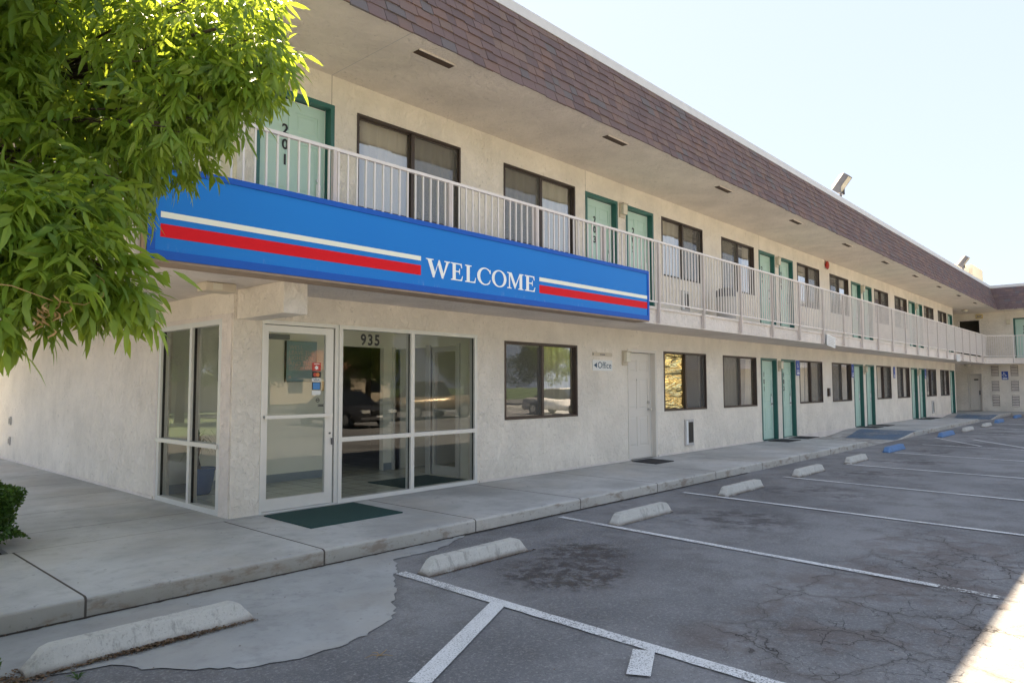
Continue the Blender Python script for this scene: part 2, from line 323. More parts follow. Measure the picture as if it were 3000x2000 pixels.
M = dict(
 stucco=stucco('wall_stucco', (.86,.80,.71)), soffit=stucco('soffit_plaster', (.84,.77,.68)), fascia=stucco('fascia_plaster', (.80,.735,.68)),
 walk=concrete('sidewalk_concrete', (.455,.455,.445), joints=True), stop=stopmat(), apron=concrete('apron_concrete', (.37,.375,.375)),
 asphalt=asphalt(), post=simple('post_paint', (.60,.535,.50), .55), white=paint('line_paint', (.80,.80,.80)), faded=paint('faded_line_paint', (.72,.72,.70), scale=30, thr=.50), ramp=paint('ramp_blue_paint', (.14,.22,.33), thr=.565),
 rail=simple('rail_paint', (.78,.725,.685), .5), bronze=simple('bronze_frame', (.075,.056,.046), .42, .4), alu=simple('white_aluminium', (.70,.70,.68), .35, .25, .06),
 door=simple('mint_door_paint', (.50,.69,.60), .42, 0, .08, 2.0), frame=simple('green_frame_paint', (.030,.130,.112), .38), wdoor=simple('white_door_paint', (.70,.66,.60), .45, 0, .06, 2.0),
 glass=glass('clear_glass', (.93,.95,.93), .95, .0), roomglass=glass('room_window_glass', (.94,.95,.94), 2.0, .17, .06), screen=screenmat(), curtain=curtain(), gold=goldfilm(),
 blue=signblue(), bluerim=simple('sign_rim_blue', (.010,.105,.50), .45, spec=.25), red=simple('stripe_red', (.74,.010,.020), .5, 0, .05, spec=.15), cream=simple('stripe_white', (.90,.90,.76), .4, 0, .04), lwhite=simple('lettering_white', (.92,.94,.92), .4, 0, .03),
 black=simple('black_vinyl', (.012,.012,.012), .45), rust=simple('rusty_trim', (.36,.27,.20), .8, 0, .3, 9), shingle=shingle(), cap=simple('roof_flashing', (.62,.61,.60), .45, .1),
 vent=simple('vent_brown', (.075,.045,.028), .7), steel=simple('brushed_steel', (.55,.55,.54), .3, .9), brass=simple('worn_brass', (.42,.30,.16), .4, .7),
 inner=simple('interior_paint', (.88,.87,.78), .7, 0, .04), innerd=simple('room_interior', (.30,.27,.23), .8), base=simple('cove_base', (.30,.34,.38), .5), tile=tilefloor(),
 mat=simple('green_mat', (.012,.050,.045), .95, 0, .2, 40, .004), bmat=simple('black_rubber_mat', (.014,.014,.018), .9, 0, .2, 40, .003),
 lamp=simple('lamp_housing', (.60,.53,.42), .5), lens=simple('lamp_lens', (.70,.66,.54), .15, 0, .05), grey=simple('grey_metal', (.13,.13,.14), .45, .5), lgrey=simple('light_grey_paint', (.50,.48,.47), .5),
 fred=simple('alarm_red', (.42,.030,.018), .4), signb=simple('sign_plate_blue', (.020,.080,.42), .4, 0, .05), signw=simple('sign_plate_white', (.78,.80,.80), .45, 0, .03), navy=simple('navy_lettering', (.015,.07,.14), .5),
 poster=simple('poster_blue_grey', (.27,.40,.46), .6, 0, .1), stopb=simple('blue_stop_paint', (.095,.20,.40), .65, 0, .35, 9, .003), bark=bark(), soil=simple('soil', (.030,.022,.016), .95, 0, .4, 30, .02),
 grass=simple('grass_ground', (.065,.10,.030), .9, 0, .4, 3, .02), pot=simple('blue_glazed_pot', (.045,.10,.24), .2), litter=simple('dry_litter', (.15,.095,.055), .9, 0, .5, 30), dry=leafmat('dry_leaf', [(.42,.27,.11),(.55,.38,.18)], .3, (.5,.35,.12), .7),
 leaf=leafmat('ash_leaf', [(.035,.080,.014),(.085,.165,.024),(.145,.245,.030),(.235,.33,.05),(.10,.185,.06)], .42, (.62,.74,.05), .42),
 bush=leafmat('boxwood_leaf', [(.014,.045,.008),(.035,.09,.014),(.075,.17,.03)], .25, (.3,.45,.05), .45),
 wtree=leafmat('street_tree_leaf', [(.045,.09,.018),(.08,.15,.03),(.13,.19,.035)], .35, (.5,.55,.06), .6),
 tyre=simple('tyre_rubber', (.02,.02,.02), .85), car=simple('car_paint_grey', (.075,.075,.08), .25, .5), cargold=simple('car_paint_tan', (.24,.18,.11), .3, .4), cglass=simple('car_glass', (.01,.012,.014), .05), hl=simple('headlight_lens', (.75,.75,.72), .1, .3),
 tan=stucco('tan_render', (.55,.46,.36)), clay=simple('clay_roof', (.36,.15,.09), .8, 0, .25, 6), street=simple('street_asphalt', (.12,.12,.12), .9, 0, .2, 20), beige=simple('beige_render', (.66,.58,.47), .8, 0, .06),
 wood=simple('dark_wood', (.13,.055,.025), .5, 0, .3, 5), sred=simple('sticker_red', (.55,.05,.035), .45), sorange=simple('sticker_orange', (.75,.22,.05), .45), sblue=simple('sticker_blue', (.06,.26,.62), .45), gold2=simple('notice_yellow', (.60,.44,.10), .6),
)

# ------------------------------------------------------------------ camera, sky, sun
F_, PI_, YA, RO, CZ, CY = 2057.578, .06313, .83097, .003059, 1.42687, -7.45407
fw = Vector((math.sin(YA)*math.cos(PI_), math.cos(YA)*math.cos(PI_), math.sin(PI_)))
rt = Vector((math.cos(YA), -math.sin(YA), 0)); up = Vector((-math.sin(YA)*math.sin(PI_), -math.cos(YA)*math.sin(PI_), math.cos(PI_)))
r2 = rt*math.cos(RO) - up*math.sin(RO); u2 = rt*math.sin(RO) + up*math.cos(RO)
cd = bpy.data.cameras.new('camera'); cam = bpy.data.objects.new('camera', cd); COL.objects.link(cam)
mw = Matrix(((r2.x,u2.x,-fw.x,0),(r2.y,u2.y,-fw.y,CY),(r2.z,u2.z,-fw.z,CZ),(0,0,0,1))); cam.matrix_world = mw
cd.sensor_width = 36; cd.lens = F_/3000*36; cd.clip_end = 2000; cd.clip_start = .05
S.camera = cam
SUN_EL, SUN_AZ = R(50.0), R(20)          # azimuth from +Y towards +X
W = bpy.data.worlds.new('World'); S.world = W; W.use_nodes = True
wn = W.node_tree; bg = wn.nodes['Background']; sky = wn.nodes.new('ShaderNodeTexSky'); sky.sky_type = 'NISHITA'; sky.sun_disc = False
sky.sun_elevation = SUN_EL; sky.sun_rotation = SUN_AZ; sky.dust_density = 1.0; sky.ozone_density = 1.6; sky.air_density = 1.0
gm = wn.nodes.new('ShaderNodeGamma'); gm.inputs[1].default_value = .20; wn.links.new(sky.outputs[0], gm.inputs[0])   # hazy, evenly bright summer sky
mxs = wn.nodes.new('ShaderNodeMix'); mxs.data_type = 'RGBA'; mxs.inputs[0].default_value = .10; mxs.inputs[7].default_value = (1.2,1.25,1.35,1)
mul = wn.nodes.new('ShaderNodeMix'); mul.data_type = 'RGBA'; mul.blend_type = 'MULTIPLY'; mul.inputs[0].default_value = 1; mul.inputs[7].default_value = (.89,.955,1.09,1)
wn.links.new(gm.outputs[0], mxs.inputs[6]); wn.links.new(mxs.outputs[2], mul.inputs[6]); wn.links.new(mul.outputs[2], bg.inputs[0]); bg.inputs[1].default_value = .066
sd = bpy.data.lights.new('sun', 'SUN'); sd.energy = 3.0; sd.angle = R(.55); sd.color = (1,.82,.58); so = bpy.data.objects.new('sun', sd); COL.objects.link(so)
sv = Vector((math.sin(SUN_AZ)*math.cos(SUN_EL), math.cos(SUN_AZ)*math.cos(SUN_EL), math.sin(SUN_EL)))
so.rotation_euler = sv.to_track_quat('Z', 'Y').to_euler(); so.location = (0,0,20)
S.view_settings.view_transform = 'Standard'; S.view_settings.look = 'None'; S.view_settings.exposure = 3.6; S.view_settings.gamma = 1
S.cycles.use_denoising = True; S.cycles.max_bounces = 10; S.cycles.diffuse_bounces = 5; S.cycles.transparent_max_bounces = 16; S.cycles.sample_clamp_indirect = 8

# ------------------------------------------------------------------ text helpers
def text_bm(txt, w=None, h=None, depth=.003, bold=0.0, spacing=1.0):
    c = bpy.data.curves.new('t', 'FONT'); c.body = txt; c.size = 1; c.offset = bold; c.space_character = spacing; c.extrude = 0; c.resolution_u = 4
    o = bpy.data.objects.new('t', c); COL.objects.link(o); bpy.context.view_layer.update()
    dg = bpy.context.evaluated_depsgraph_get(); me = bpy.data.meshes.new_from_object(o.evaluated_get(dg))
    v = [tuple(q.co) for q in me.vertices]; f = [tuple(p.vertices) for p in me.polygons]
    bpy.data.objects.remove(o); bpy.data.meshes.remove(me); bpy.data.curves.remove(c)
    return fit(v, f, w, h)
def fit(v, f, w, h):
    x0 = min(p[0] for p in v); x1 = max(p[0] for p in v); y0 = min(p[1] for p in v); y1 = max(p[1] for p in v)
    sx = w/(x1-x0) if w else None; sy = h/(y1-y0) if h else None
    sx = sx or sy; sy = sy or sx
    return [((p[0]-x0)*sx, (p[1]-y0)*sy) for p in v], f
def put(mb, vf, ox, oz, y, axis='y', a=0.0):     # flat lettering facing -Y (or -X)
    v, f = vf
    if axis == 'y': mb.add([(ox+p[0], y, oz+p[1]) for p in v], f, a)
    else: mb.add([(y, ox-p[0], oz+p[1]) for p in v], f, a)
def fillpoly(loops):
    c = bpy.data.curves.new('c', 'CURVE'); c.dimensions = '2D'; c.fill_mode = 'BOTH'
    for L in loops:
        s = c.splines.new('POLY'); s.points.add(len(L)-1); s.use_cyclic_u = True
        for i, p in enumerate(L): s.points[i].co = (p[0], p[1], 0, 1)
    o = bpy.data.objects.new('c', c); COL.objects.link(o); bpy.context.view_layer.update()
    me = bpy.data.meshes.new_from_object(o.evaluated_get(bpy.context.evaluated_depsgraph_get()))
    v = [tuple(q.co) for q in me.vertices]; f = [tuple(p.vertices) for p in me.polygons]
    bpy.data.objects.remove(o); bpy.data.meshes.remove(me); bpy.data.curves.remove(c)
    return v, f
def ell(cx, cy, rx, ry, a0=0, a1=360, n=36): return [(cx+rx*math.cos(R(a0+(a1-a0)*i/n)), cy+ry*math.sin(R(a0+(a1-a0)*i/n))) for i in range(n + (a1-a0 < 360))]
LET = {
 'W': [[(0,1),(.58,1),(.58,.95),(.43,.92),(.70,.28),(.98,1),(1.06,1),(1.36,.28),(1.57,.92),(1.42,.95),(1.42,1),(1.9,1),(1.9,.95),(1.76,.92),(1.33,-.02),(1.22,-.02),(.92,.72),(.64,-.02),(.53,-.02),(.14,.92),(0,.95)]],
 'E': [[(0,1),(.90,1),(.93,.74),(.88,.74),(.80,.90),(.74,.93),(.40,.93),(.40,.56),(.62,.56),(.68,.60),(.70,.70),(.75,.70),(.75,.36),(.70,.36),(.68,.46),(.62,.49),(.40,.49),(.40,.07),(.76,.07),(.86,.12),(.95,.30),(1.0,.30),(.93,0),(0,0),(0,.05),(.14,.08),(.14,.92),(0,.95)]],
 'L': [[(0,1),(.56,1),(.56,.95),(.40,.92),(.40,.07),(.70,.07),(.80,.12),(.88,.32),(.93,.32),(.87,0),(0,0),(0,.05),(.14,.08),(.14,.92),(0,.95)]],
 'M': [[(0,1),(.42,1),(.80,.30),(1.17,1),(1.55,1),(1.55,.95),(1.42,.92),(1.42,.08),(1.55,.05),(1.55,0),(1.02,0),(1.02,.05),(1.16,.08),(1.16,.80),(.76,.02),(.70,.02),(.28,.80),(.28,.08),(.42,.05),(.42,0),(0,0),(0,.05),(.17,.08),(.17,.92),(0,.95)]],
 'O': [ell(.66,.49,.66,.52), ell(.66,.49,.42,.45)],
 'C': [ell(.66,.49,.66,.52,50,310) + [(1.17,.32),(1.10,.30),(1.02,.16)] + ell(.70,.49,.44,.45,300,60)[1:-1] + [(1.04,.80),(1.10,.68),(1.17,.68),(1.17,.93)]],
}

# ------------------------------------------------------------------ building
LX, RX, DEP = 3.62, 41.58, 12.5
BY, EY, SZ, FZ = -1.06, -1.59, 5.32, 2.80
WX, WEX, WBX = 45.5, 43.9, 44.44            # wing wall, wing eave, wing balcony edge
B = empty('motel_building', (LX, 0, 0), 'two storey cream stucco motel with shingled mansard roof and long railed balcony', 'motel')
def P(mb, name, mat, parent=None, smooth=False, attr=False):
    """part of the building, given in world coordinates"""
    par = parent or B
    w = par.get('_w', None); off = Vector((LX,0,0)) if par is B else Vector(par['_w'])
    mb.v = [(p[0]-off.x, p[1]-off.y, p[2]-off.z) for p in mb.v]
    o = mb.build(name, mat, par, smooth=smooth, attr=attr); o['_w'] = tuple(off); return o
def part_at(mb, name, mat, loc, parent=None):   # local mesh placed at a world location
    off = Vector((LX,0,0)); o = mb.build(name, mat, parent or B, loc=Vector(loc)-off if parent is None else loc); return o

def wall_grid(mb, ulo, uhi, zlo, zhi, ops, w0, w1, axis):
    us = sorted({ulo, uhi} | {o[0] for o in ops} | {o[1] for o in ops}); zs = sorted({zlo, zhi} | {o[2] for o in ops} | {o[3] for o in ops})
    us = [u for u in us if ulo <= u <= uhi]; zs = [z for z in zs if zlo <= z <= zhi]
    def solid(i, j):
        if i < 0 or j < 0 or i >= len(us)-1 or j >= len(zs)-1: return False
        cu, cz = (us[i]+us[i+1])/2, (zs[j]+zs[j+1])/2
        return not any(o[0] < cu < o[1] and o[2] < cz < o[3] for o in ops)
    def pt(u, w, z): return (u, w, z) if axis == 'y' else (w, u, z)
    for i in range(len(us)-1):
        for j in range(len(zs)-1):
            if not solid(i, j): continue
            a, b, c, d = us[i], us[i+1], zs[j], zs[j+1]
            mb.poly([pt(a,w0,c), pt(b,w0,c), pt(b,w0,d), pt(a,w0,d)]); mb.poly([pt(a,w1,c), pt(a,w1,d), pt(b,w1,d), pt(b,w1,c)])
            if not solid(i-1, j): mb.poly([pt(a,w0,c), pt(a,w0,d), pt(a,w1,d), pt(a,w1,c)])
            if not solid(i+1, j): mb.poly([pt(b,w0,c), pt(b,w1,c), pt(b,w1,d), pt(b,w0,d)])
            if not solid(i, j-1): mb.poly([pt(a,w0,c), pt(a,w1,c), pt(b,w1,c), pt(b,w0,c)])
            if not solid(i, j+1): mb.poly([pt(a,w0,d), pt(b,w0,d), pt(b,w1,d), pt(a,w1,d)])

PER = 7.545
ldoors = []; lwins = [(7.99,9.855,.9,2.13),(12.80,14.65,.9,2.13),(15.50,17.37,.9,2.13)]
num = 101
for k in range(4):
    ldoors.append((17.65+PER*k, 18.68+PER*k, num)); num += 2
    if k < 3:
        ldoors.append((19.0+PER*k, 19.98+PER*k, num)); num += 2
        lwins += [(20.3+PER*k, 22.17+PER*k, .9, 2.13), (23.05+PER*k, 24.93+PER*k, .9, 2.13)]
UZ0, UZ1, UDZ = 3.71, 4.95, 4.94
udoors = [(3.83,4.87,201)]; uwins = [(5.21,7.04,UZ0,UZ1),(7.98,9.83,UZ0,UZ1)]; num = 203
for k in range(5):
    udoors.append((10.14+PER*k, 11.17+PER*k, num)); num += 2
    if k < 4:
        udoors.append((11.46+PER*k, 12.47+PER*k, num)); num += 2
        uwins += [(12.80+PER*k, 14.60+PER*k, UZ0, UZ1), (15.55+PER*k, 17.38+PER*k, UZ0, UZ1)]
sdoor = (11.45, 12.50)
ops = [(a,b,c,d) for a,b,c,d in lwins+uwins] + [(a,b,0.0,2.13) for a,b,_ in ldoors] + [(a,b,FZ,UDZ) for a,b,_ in udoors] + [(sdoor[0],sdoor[1],0.0,2.13), (3.96,7.386,0.0,2.19)]
wl = MB(); wall_grid(wl, LX+.0, RX, -.3, SZ, ops, 0.0, .18, 'y')
P(wl, 'front_wall', M['stucco'])
wl = MB(); wall_grid(wl, .18, DEP, -.3, SZ, [(.25,2.0,0.0,2.19)], LX, LX+.16, 'x'); P(wl, 'side_wall', M['stucco'])
wl = MB(); wall_grid(wl, .18, DEP, -.3, SZ, [], RX-.16, RX, 'x')
wl.box(LX+.16, RX-.16, DEP-.16, DEP, -.3, SZ); P(wl, 'rear_wall', M['stucco'])
# wall foot weep screed
wl = MB(); wl.box(7.43, 11.44, -.022, -.001, .0, .035); wl.box(12.52, 17.64, -.022, -.001, 0, .035)
for a, b in ((19.99,25.18),(27.53,32.72),(35.08,40.27)): wl.box(a, b, -.022, -.001, -.13, .035)
wl.box(LX-.022, LX-.001, 2.07, DEP, 0, .035); P(wl, 'wall_foot_trim', M['fascia'])
# slabs, inner floors, party walls
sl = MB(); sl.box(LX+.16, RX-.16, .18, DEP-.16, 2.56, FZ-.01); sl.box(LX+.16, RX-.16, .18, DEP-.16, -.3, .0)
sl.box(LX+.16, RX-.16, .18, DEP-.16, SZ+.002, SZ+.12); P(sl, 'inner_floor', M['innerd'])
pw = MB()
for x in [7.5] + [11.32+PER*k for k in range(-0, 4)] + [15.05+PER*k for k in range(4)]:
    pw.box(x-.05, x+.05, .20, 6.0, FZ-.005, SZ)
for x in (9.92, 15.05, 18.84, 22.6, 26.4, 30.2, 33.94, 37.7): pw.box(x-.05, x+.05, .20, 6.0, .003, 2.555)
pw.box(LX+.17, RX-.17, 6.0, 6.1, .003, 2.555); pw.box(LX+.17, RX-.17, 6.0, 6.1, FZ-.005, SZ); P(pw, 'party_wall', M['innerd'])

# balcony slab (wraps the left end, chamfers into the wing)
CH = [(43.35, BY), (WBX, -2.15)]
def slab(mb, z0, z1, e=0.0):
    pts = [(2.2-e, BY-e), (CH[0][0]-e*.4, CH[0][1]-e), (CH[1][0]-e, CH[1][1]-e*.4), (WBX-e, -22), (WX, -22), (WX, 0), (LX, 0), (LX, DEP-.5), (2.2-e, DEP-.5)]
    mb.prism([(p[0], p[1], z0) for p in pts], (0,0,z1-z0))
sb = MB(); slab(sb, 2.50, FZ-.045); balc = P(sb, 'balcony_slab', M['fascia'])
sb = MB(); slab(sb, FZ-.045, FZ, .022); P(sb, 'balcony_edge', M['fascia'], balc)
# railing
def railing(pts, name='railing', posts=(), close=True):
    mb = MB(); pm = []
    for (ax, ay), (bx, by) in zip(pts[:-1], pts[1:]):
        L = math.hypot(bx-ax, by-ay); dx, dy = (bx-ax)/L, (by-ay)/L
        nx, ny = -dy, dx
        def bar(s0, s1, w, z0, z1):
            q = [(ax+dx*s0-nx*w, ay+dy*s0-ny*w), (ax+dx*s1-nx*w, ay+dy*s1-ny*w), (ax+dx*s1+nx*w, ay+dy*s1+ny*w), (ax+dx*s0+nx*w, ay+dy*s0+ny*w)]
            return [(p[0], p[1], z0) for p in q], (0,0,z1-z0)
        mb.prism(*bar(0, L, .020, 3.935, 3.97)); mb.prism(*bar(0, L, .013, 2.868, 2.893))
        s = .06
        while s < L:
            mb.prism(*bar(s-.0095, s+.0095, .0095, 2.893, 3.935)); s += .1182
    return mb
rl = railing([(10.77-1.655*5-.35, BY-.035), (CH[0][0], BY-.035)]); rl.a = [0]*len(rl.f)
q = railing([(CH[0][0], BY-.035), (WBX-.035, CH[1][1]), (WBX-.035, -21.5)]); rl.add(q.v, q.f)
q = railing([(2.2+.0, 11.5), (2.2+.0, BY-.035)]); rl.add(q.v, q.f)
ro_ = P(rl, 'railing', M['rail'], balc)
for i in range(-5, 20):
    x = 10.77 + 1.655*i; mb = MB(); mb.box(x-.022, x+.022, BY-.075, BY-.026, 2.515, 3.934); P(mb, 'post', M['post'], balc)
for i in range(11):
    y = CH[1][1] - 1.75*i; mb = MB(); mb.box(WBX-.075, WBX-.026, y-.022, y+.022, 2.515, 3.934); P(mb, 'post', M['rail'], balc)
# beam under the balcony by the entrance
mb = MB(); mb.box(3.655, 3.925, -1.0, -.002, 2.17, 2.498, 0, .006); P(mb, 'beam', M['stucco'])

# roof: soffit, mansard, cap
sf = MB(); sf.box(2.0, WX+.02, EY+.03, 0.17, SZ+.0, SZ+.06); sf.box(2.0, LX, .17, DEP+.6, SZ, SZ+.06); sf.box(RX, WX+.02, .17, 6.0, SZ, SZ+.06)
sf.box(WEX+.03, WX+.02, -22, EY+.03, SZ, SZ+.06); soff = P(sf, 'soffit', M['soffit'])
mb = MB(); mb.box(2.0, WEX, EY+.002, EY+.026, SZ-.010, SZ+.004); mb.box(WEX+.002, WEX+.026, -22, EY, SZ-.010, SZ+.004); P(mb, 'soffit_trim', M['soffit'], soff)
TZ = 6.52; IN = .34; rfk = MB()
# backing of the mansard
rfk.poly([(2.0,EY+.012,SZ+.03),(WEX+.012,EY+.012,SZ+.03),(WEX+IN+.012,EY+IN+.012,TZ),(2.0+IN,EY+IN+.012,TZ)])
rfk.poly([(WEX+.012,EY,SZ+.03),(WEX+.012,-22,SZ+.03),(WEX+IN+.012,-22,TZ),(WEX+IN+.012,EY+IN,TZ)])
rfk.poly([(2.012,DEP+.6,SZ+.03),(2.012,EY,SZ+.03),(2.012+IN,EY+IN,TZ),(2.012+IN,DEP+.6,TZ)])
rfb = MB(); rfb.poly([(2.0+IN,EY+IN+.01,TZ-.02),(60,EY+IN+.01,TZ-.02),(60,DEP+.6,TZ-.02),(2.0+IN,DEP+.6,TZ-.02)])
rfb.poly([(WEX+IN,-22,TZ-.02),(60,-22,TZ-.02),(60,EY+IN+.01,TZ-.02),(WEX+IN,EY+IN+.01,TZ-.02)])
rfb.poly([(2.0,DEP+.6,SZ+.03),(60,DEP+.6,SZ+.03),(60,DEP+.6,TZ),(2.0+IN,DEP+.6,TZ)]); rfb.poly([(60,-22,SZ),(60,DEP+.6,SZ),(60,DEP+.6,TZ),(60,-22,TZ)])
roof = P(rfb, 'roof', M['cap']); P(rfk, 'mansard_backing', M['vent'], roof)
def shingles(origin, du, dup, L, mitre0=0, mitre1=0):
    mb = MB(); o = Vector(origin); du = Vector(du); dup = Vector(dup); H = dup.length; dn = dup.normalized(); nr = du.cross(dn); 
    if nr.dot(Vector((-1,-1,.0))) < 0: nr = -nr
    nc = 9; e = H/nc
    for r in range(nc):
        s0, s1 = r*e - (.012 if r else .02), (r+1)*e + .004
        a0 = mitre0*(r+.5)/nc; a1 = L - mitre1*(r+.5)/nc
        x = a0; 
        while x < a1:
            w = random.choice((.14,.17,.20,.23,.26)); x2 = min(x+w, a1); th = random.uniform(.012,.026); dr = random.choice((0,0,.006,.016))
            b0 = o + du*x + dn*(s0-dr); b1 = o + du*(x2-.006) + dn*(s0-dr); t0 = o + du*x + dn*s1; t1 = o + du*(x2-.006) + dn*s1
            p = [b0+nr*.001, b1+nr*.001, b1+nr*th, b0+nr*th, t0+nr*.002, t1+nr*.002]
            mb.add(p, [(0,1,2,3),(3,2,5,4),(0,3,4),(1,5,2)], random.random()); x = x2
    return mb
up_ = (0, IN, TZ-SZ-.0)
sh = shingles((2.0, EY, SZ), (1,0,0), up_, WEX-2.0, IN, -IN); P(sh, 'shingles', M['shingle'], roof, attr=True)
sh = shingles((WEX, EY, SZ), (0,-1,0), (IN,0,TZ-SZ), 20.4, -IN, 0); P(sh, 'shingles', M['shingle'], roof, attr=True)
sh = shingles((2.0, DEP+.6, SZ), (0,-1,0), (IN,0,TZ-SZ), DEP+.6-EY, 0, IN); P(sh, 'shingles', M['shingle'], roof, attr=True)
mb = MB()
y0 = EY+IN; mb.box(2.0+IN-.03, WEX+IN+.04, y0-.035, y0+.10, TZ-.045, TZ+.10); mb.box(2.0+IN-.035, 2.0+IN+.10, y0+.10, DEP+.6, TZ-.045, TZ+.10)
mb.box(WEX+IN-.035, WEX+IN+.10, -22, y0-.036, TZ-.045, TZ+.10); P(mb, 'roof_cap', M['cap'], roof)
mb = MB(); mb.box(47, 51.5, -3.6, -2.2, TZ-.02, TZ+.22); P(mb, 'roof_curb', M['beige'], roof)
mb = MB(); mb.box(56.5, 60.4, 1.4, 3.0, TZ-.02, 9.65); mb.box(53.5, 56.5, 1.6, 2.9, TZ-.02, 9.35); P(mb, 'stair_penthouse', M['beige'], roof)
# soffit vents
for i in range(12):
    x = 5.12 + 3.81*i
    if x > 42: break
    mb = MB(); mb.box(x, x+.56, -1.345, -1.235, SZ-.012, SZ-.001); v = P(mb, 'soffit_vent', M['vent'], soff)
    mb = MB(); mb.box(x-.01, x+.57, -1.36, -1.346, SZ-.016, SZ-.001); mb.box(x-.01, x+.57, -1.234, -1.22, SZ-.016, SZ-.001)
    P(mb, 'vent_frame', M['soffit'], soff)
for x in (4.82, 19.9, 34.9): mb = MB(); mb.box(x, x+.005, EY+.04, -.002, SZ-.002, SZ-.0005); P(mb, 'soffit_joint', M['lgrey'], soff)

# ------------------------------------------------------------------ doors and windows
def panel_door(mb, w, h, y, t=.04):
    """six panel door leaf, front face at y, grooves pressed in"""
    st, cols = .10, ((.10, w/2-.045), (w/2+.045, w-.10))
    rows = ((.22, .80), (.95, 1.55), (1.68, h-.13))
    mb.box(0, w, y+.008, y+t, 0, h)
    us = [0, cols[0][0], cols[0][1], cols[1][0], cols[1][1], w]; zs = [0] + [z for r in rows for z in r] + [h]
    for i in range(5):
        for j in range(7):
            if i % 2 == 1 and j % 2 == 1:
                a, b, c, d = us[i], us[i+1], zs[j], zs[j+1]; g = .022
                q = [(a+g, y+.0078, c+g), (b-g, y+.0078, c+g), (b-g, y+.0078, d-g), (a+g, y+.0078, d-g)]
                g2 = .045; p = [(a+g2, y+.001, c+g2), (b-g2, y+.001, c+g2), (b-g2, y+.001, d-g2), (a+g2, y+.001, d-g2)]
                mb.add(q+p, [(4,5,6,7),(0,1,5,4),(1,2,6,5),(2,3,7,6),(3,0,4,7)])
            else: mb.poly([(us[i],y,zs[j]),(us[i+1],y,zs[j]),(us[i+1],y,zs[j+1]),(us[i],y,zs[j+1])])
    for (c0, c1) in cols:
        for (r0, r1) in rows:     # groove walls
            mb.add([(c0,y,r0),(c1,y,r0),(c1,y,r1),(c0,y,r1),(c0,y+.008,r0),(c1,y+.008,r0),(c1,y+.008,r1),(c0,y+.008,r1)], [(0,4,5,1),(1,5,6,2),(2,6,7,3),(3,7,4,0)])

def door(x0, x1, z0, h, mat, fmat, number=None, lock='card', ajar=0):
    w = x1-x0; fr = .055; sl_ = MB(); panel_door(sl_, w-2*fr-.03, h-fr-.03, .0)
    d = sl_.build('door', mat, B, loc=Vector((x0+fr+.015, .105, z0+.02)) - Vector((LX,0,0)))
    if ajar: d.rotation_euler = (0,0,ajar)
    f = MB(); ox = -(fr+.015); oy = -.105; oz = -.02
    def fb(*a): f.box(a[0]+ox, a[1]+ox, a[2]+oy, a[3]+oy, a[4]+oz, a[5]+oz)
    fb(0, fr, -.012, .15, 0, h); fb(w-fr, w, -.012, .15, 0, h); fb(fr, w-fr, -.012, .15, h-fr, h)
    fb(fr, w-fr, .07, .15, -.005, .018)
    fb(fr, fr+.012, .145, .16, .02, h-fr); fb(w-fr-.012, w-fr, .08, .10, .02, h-fr)
    fo = f.build('door_frame', fmat, d)
    g = MB(); g.box(w-fr-.017+ox, w-fr-.0125+ox, .098+oy, .104+oy, .02+oz, h-fr+oz); g.box(fr+ox, w-fr+ox, .098+oy, .104+oy, h-fr-.016+oz, h-fr-.010+oz); g.build('weather_strip', M['lwhite'], d)
    lw = w-2*fr-.03; hx = lw-.085
    if lock == 'card':
        k = MB(); k.box(hx-.032, hx+.032, -.018, -.0005, .83, 1.10, 0, .006); lk = k.build('lock_plate', M['signw'], d)
        k = MB(); k.box(hx-.11, hx+.02, -.05, -.035, .905, .925); k.cyl((hx, -.018, .915), .014, (0,-.03,0)); k.build('door_handle', M['grey'], d)
        k = MB(); k.cyl((hx, -.001, 1.15), .028, (0,-.012,0)); k.build('deadbolt', M['steel'], d)
    else:
        k = MB(); k.cyl((hx, -.001, 1.07), .03, (0,-.018,0)); k.build('deadbolt', M['steel'], d)
        k = MB(); k.cyl((hx, -.001, .93), .032, (0,-.008,0)); k.cyl((hx, -.009, .93), .012, (0,-.04,0)); k.cyl((hx, -.045, .93), .024, (0,-.03,0), 16, 0, .028); k.build('door_handle', M['steel'], d)
        k = MB(); k.cyl((lw*.45, -.001, 1.52), .009, (0,-.004,0), 10); k.build('peephole', M['grey'], d)
    if number:
        n = MB()
        for i, ch in enumerate(str(number)):
            vf = text_bm(ch, None if ch == '1' else .085, .130, bold=.028); wd = max(p[0] for p in vf[0])
            put(n, vf, lw*.40 - wd/2, 1.62 - .185*i, -.003)
        n.build('room_number', M['black'], d)
    return d

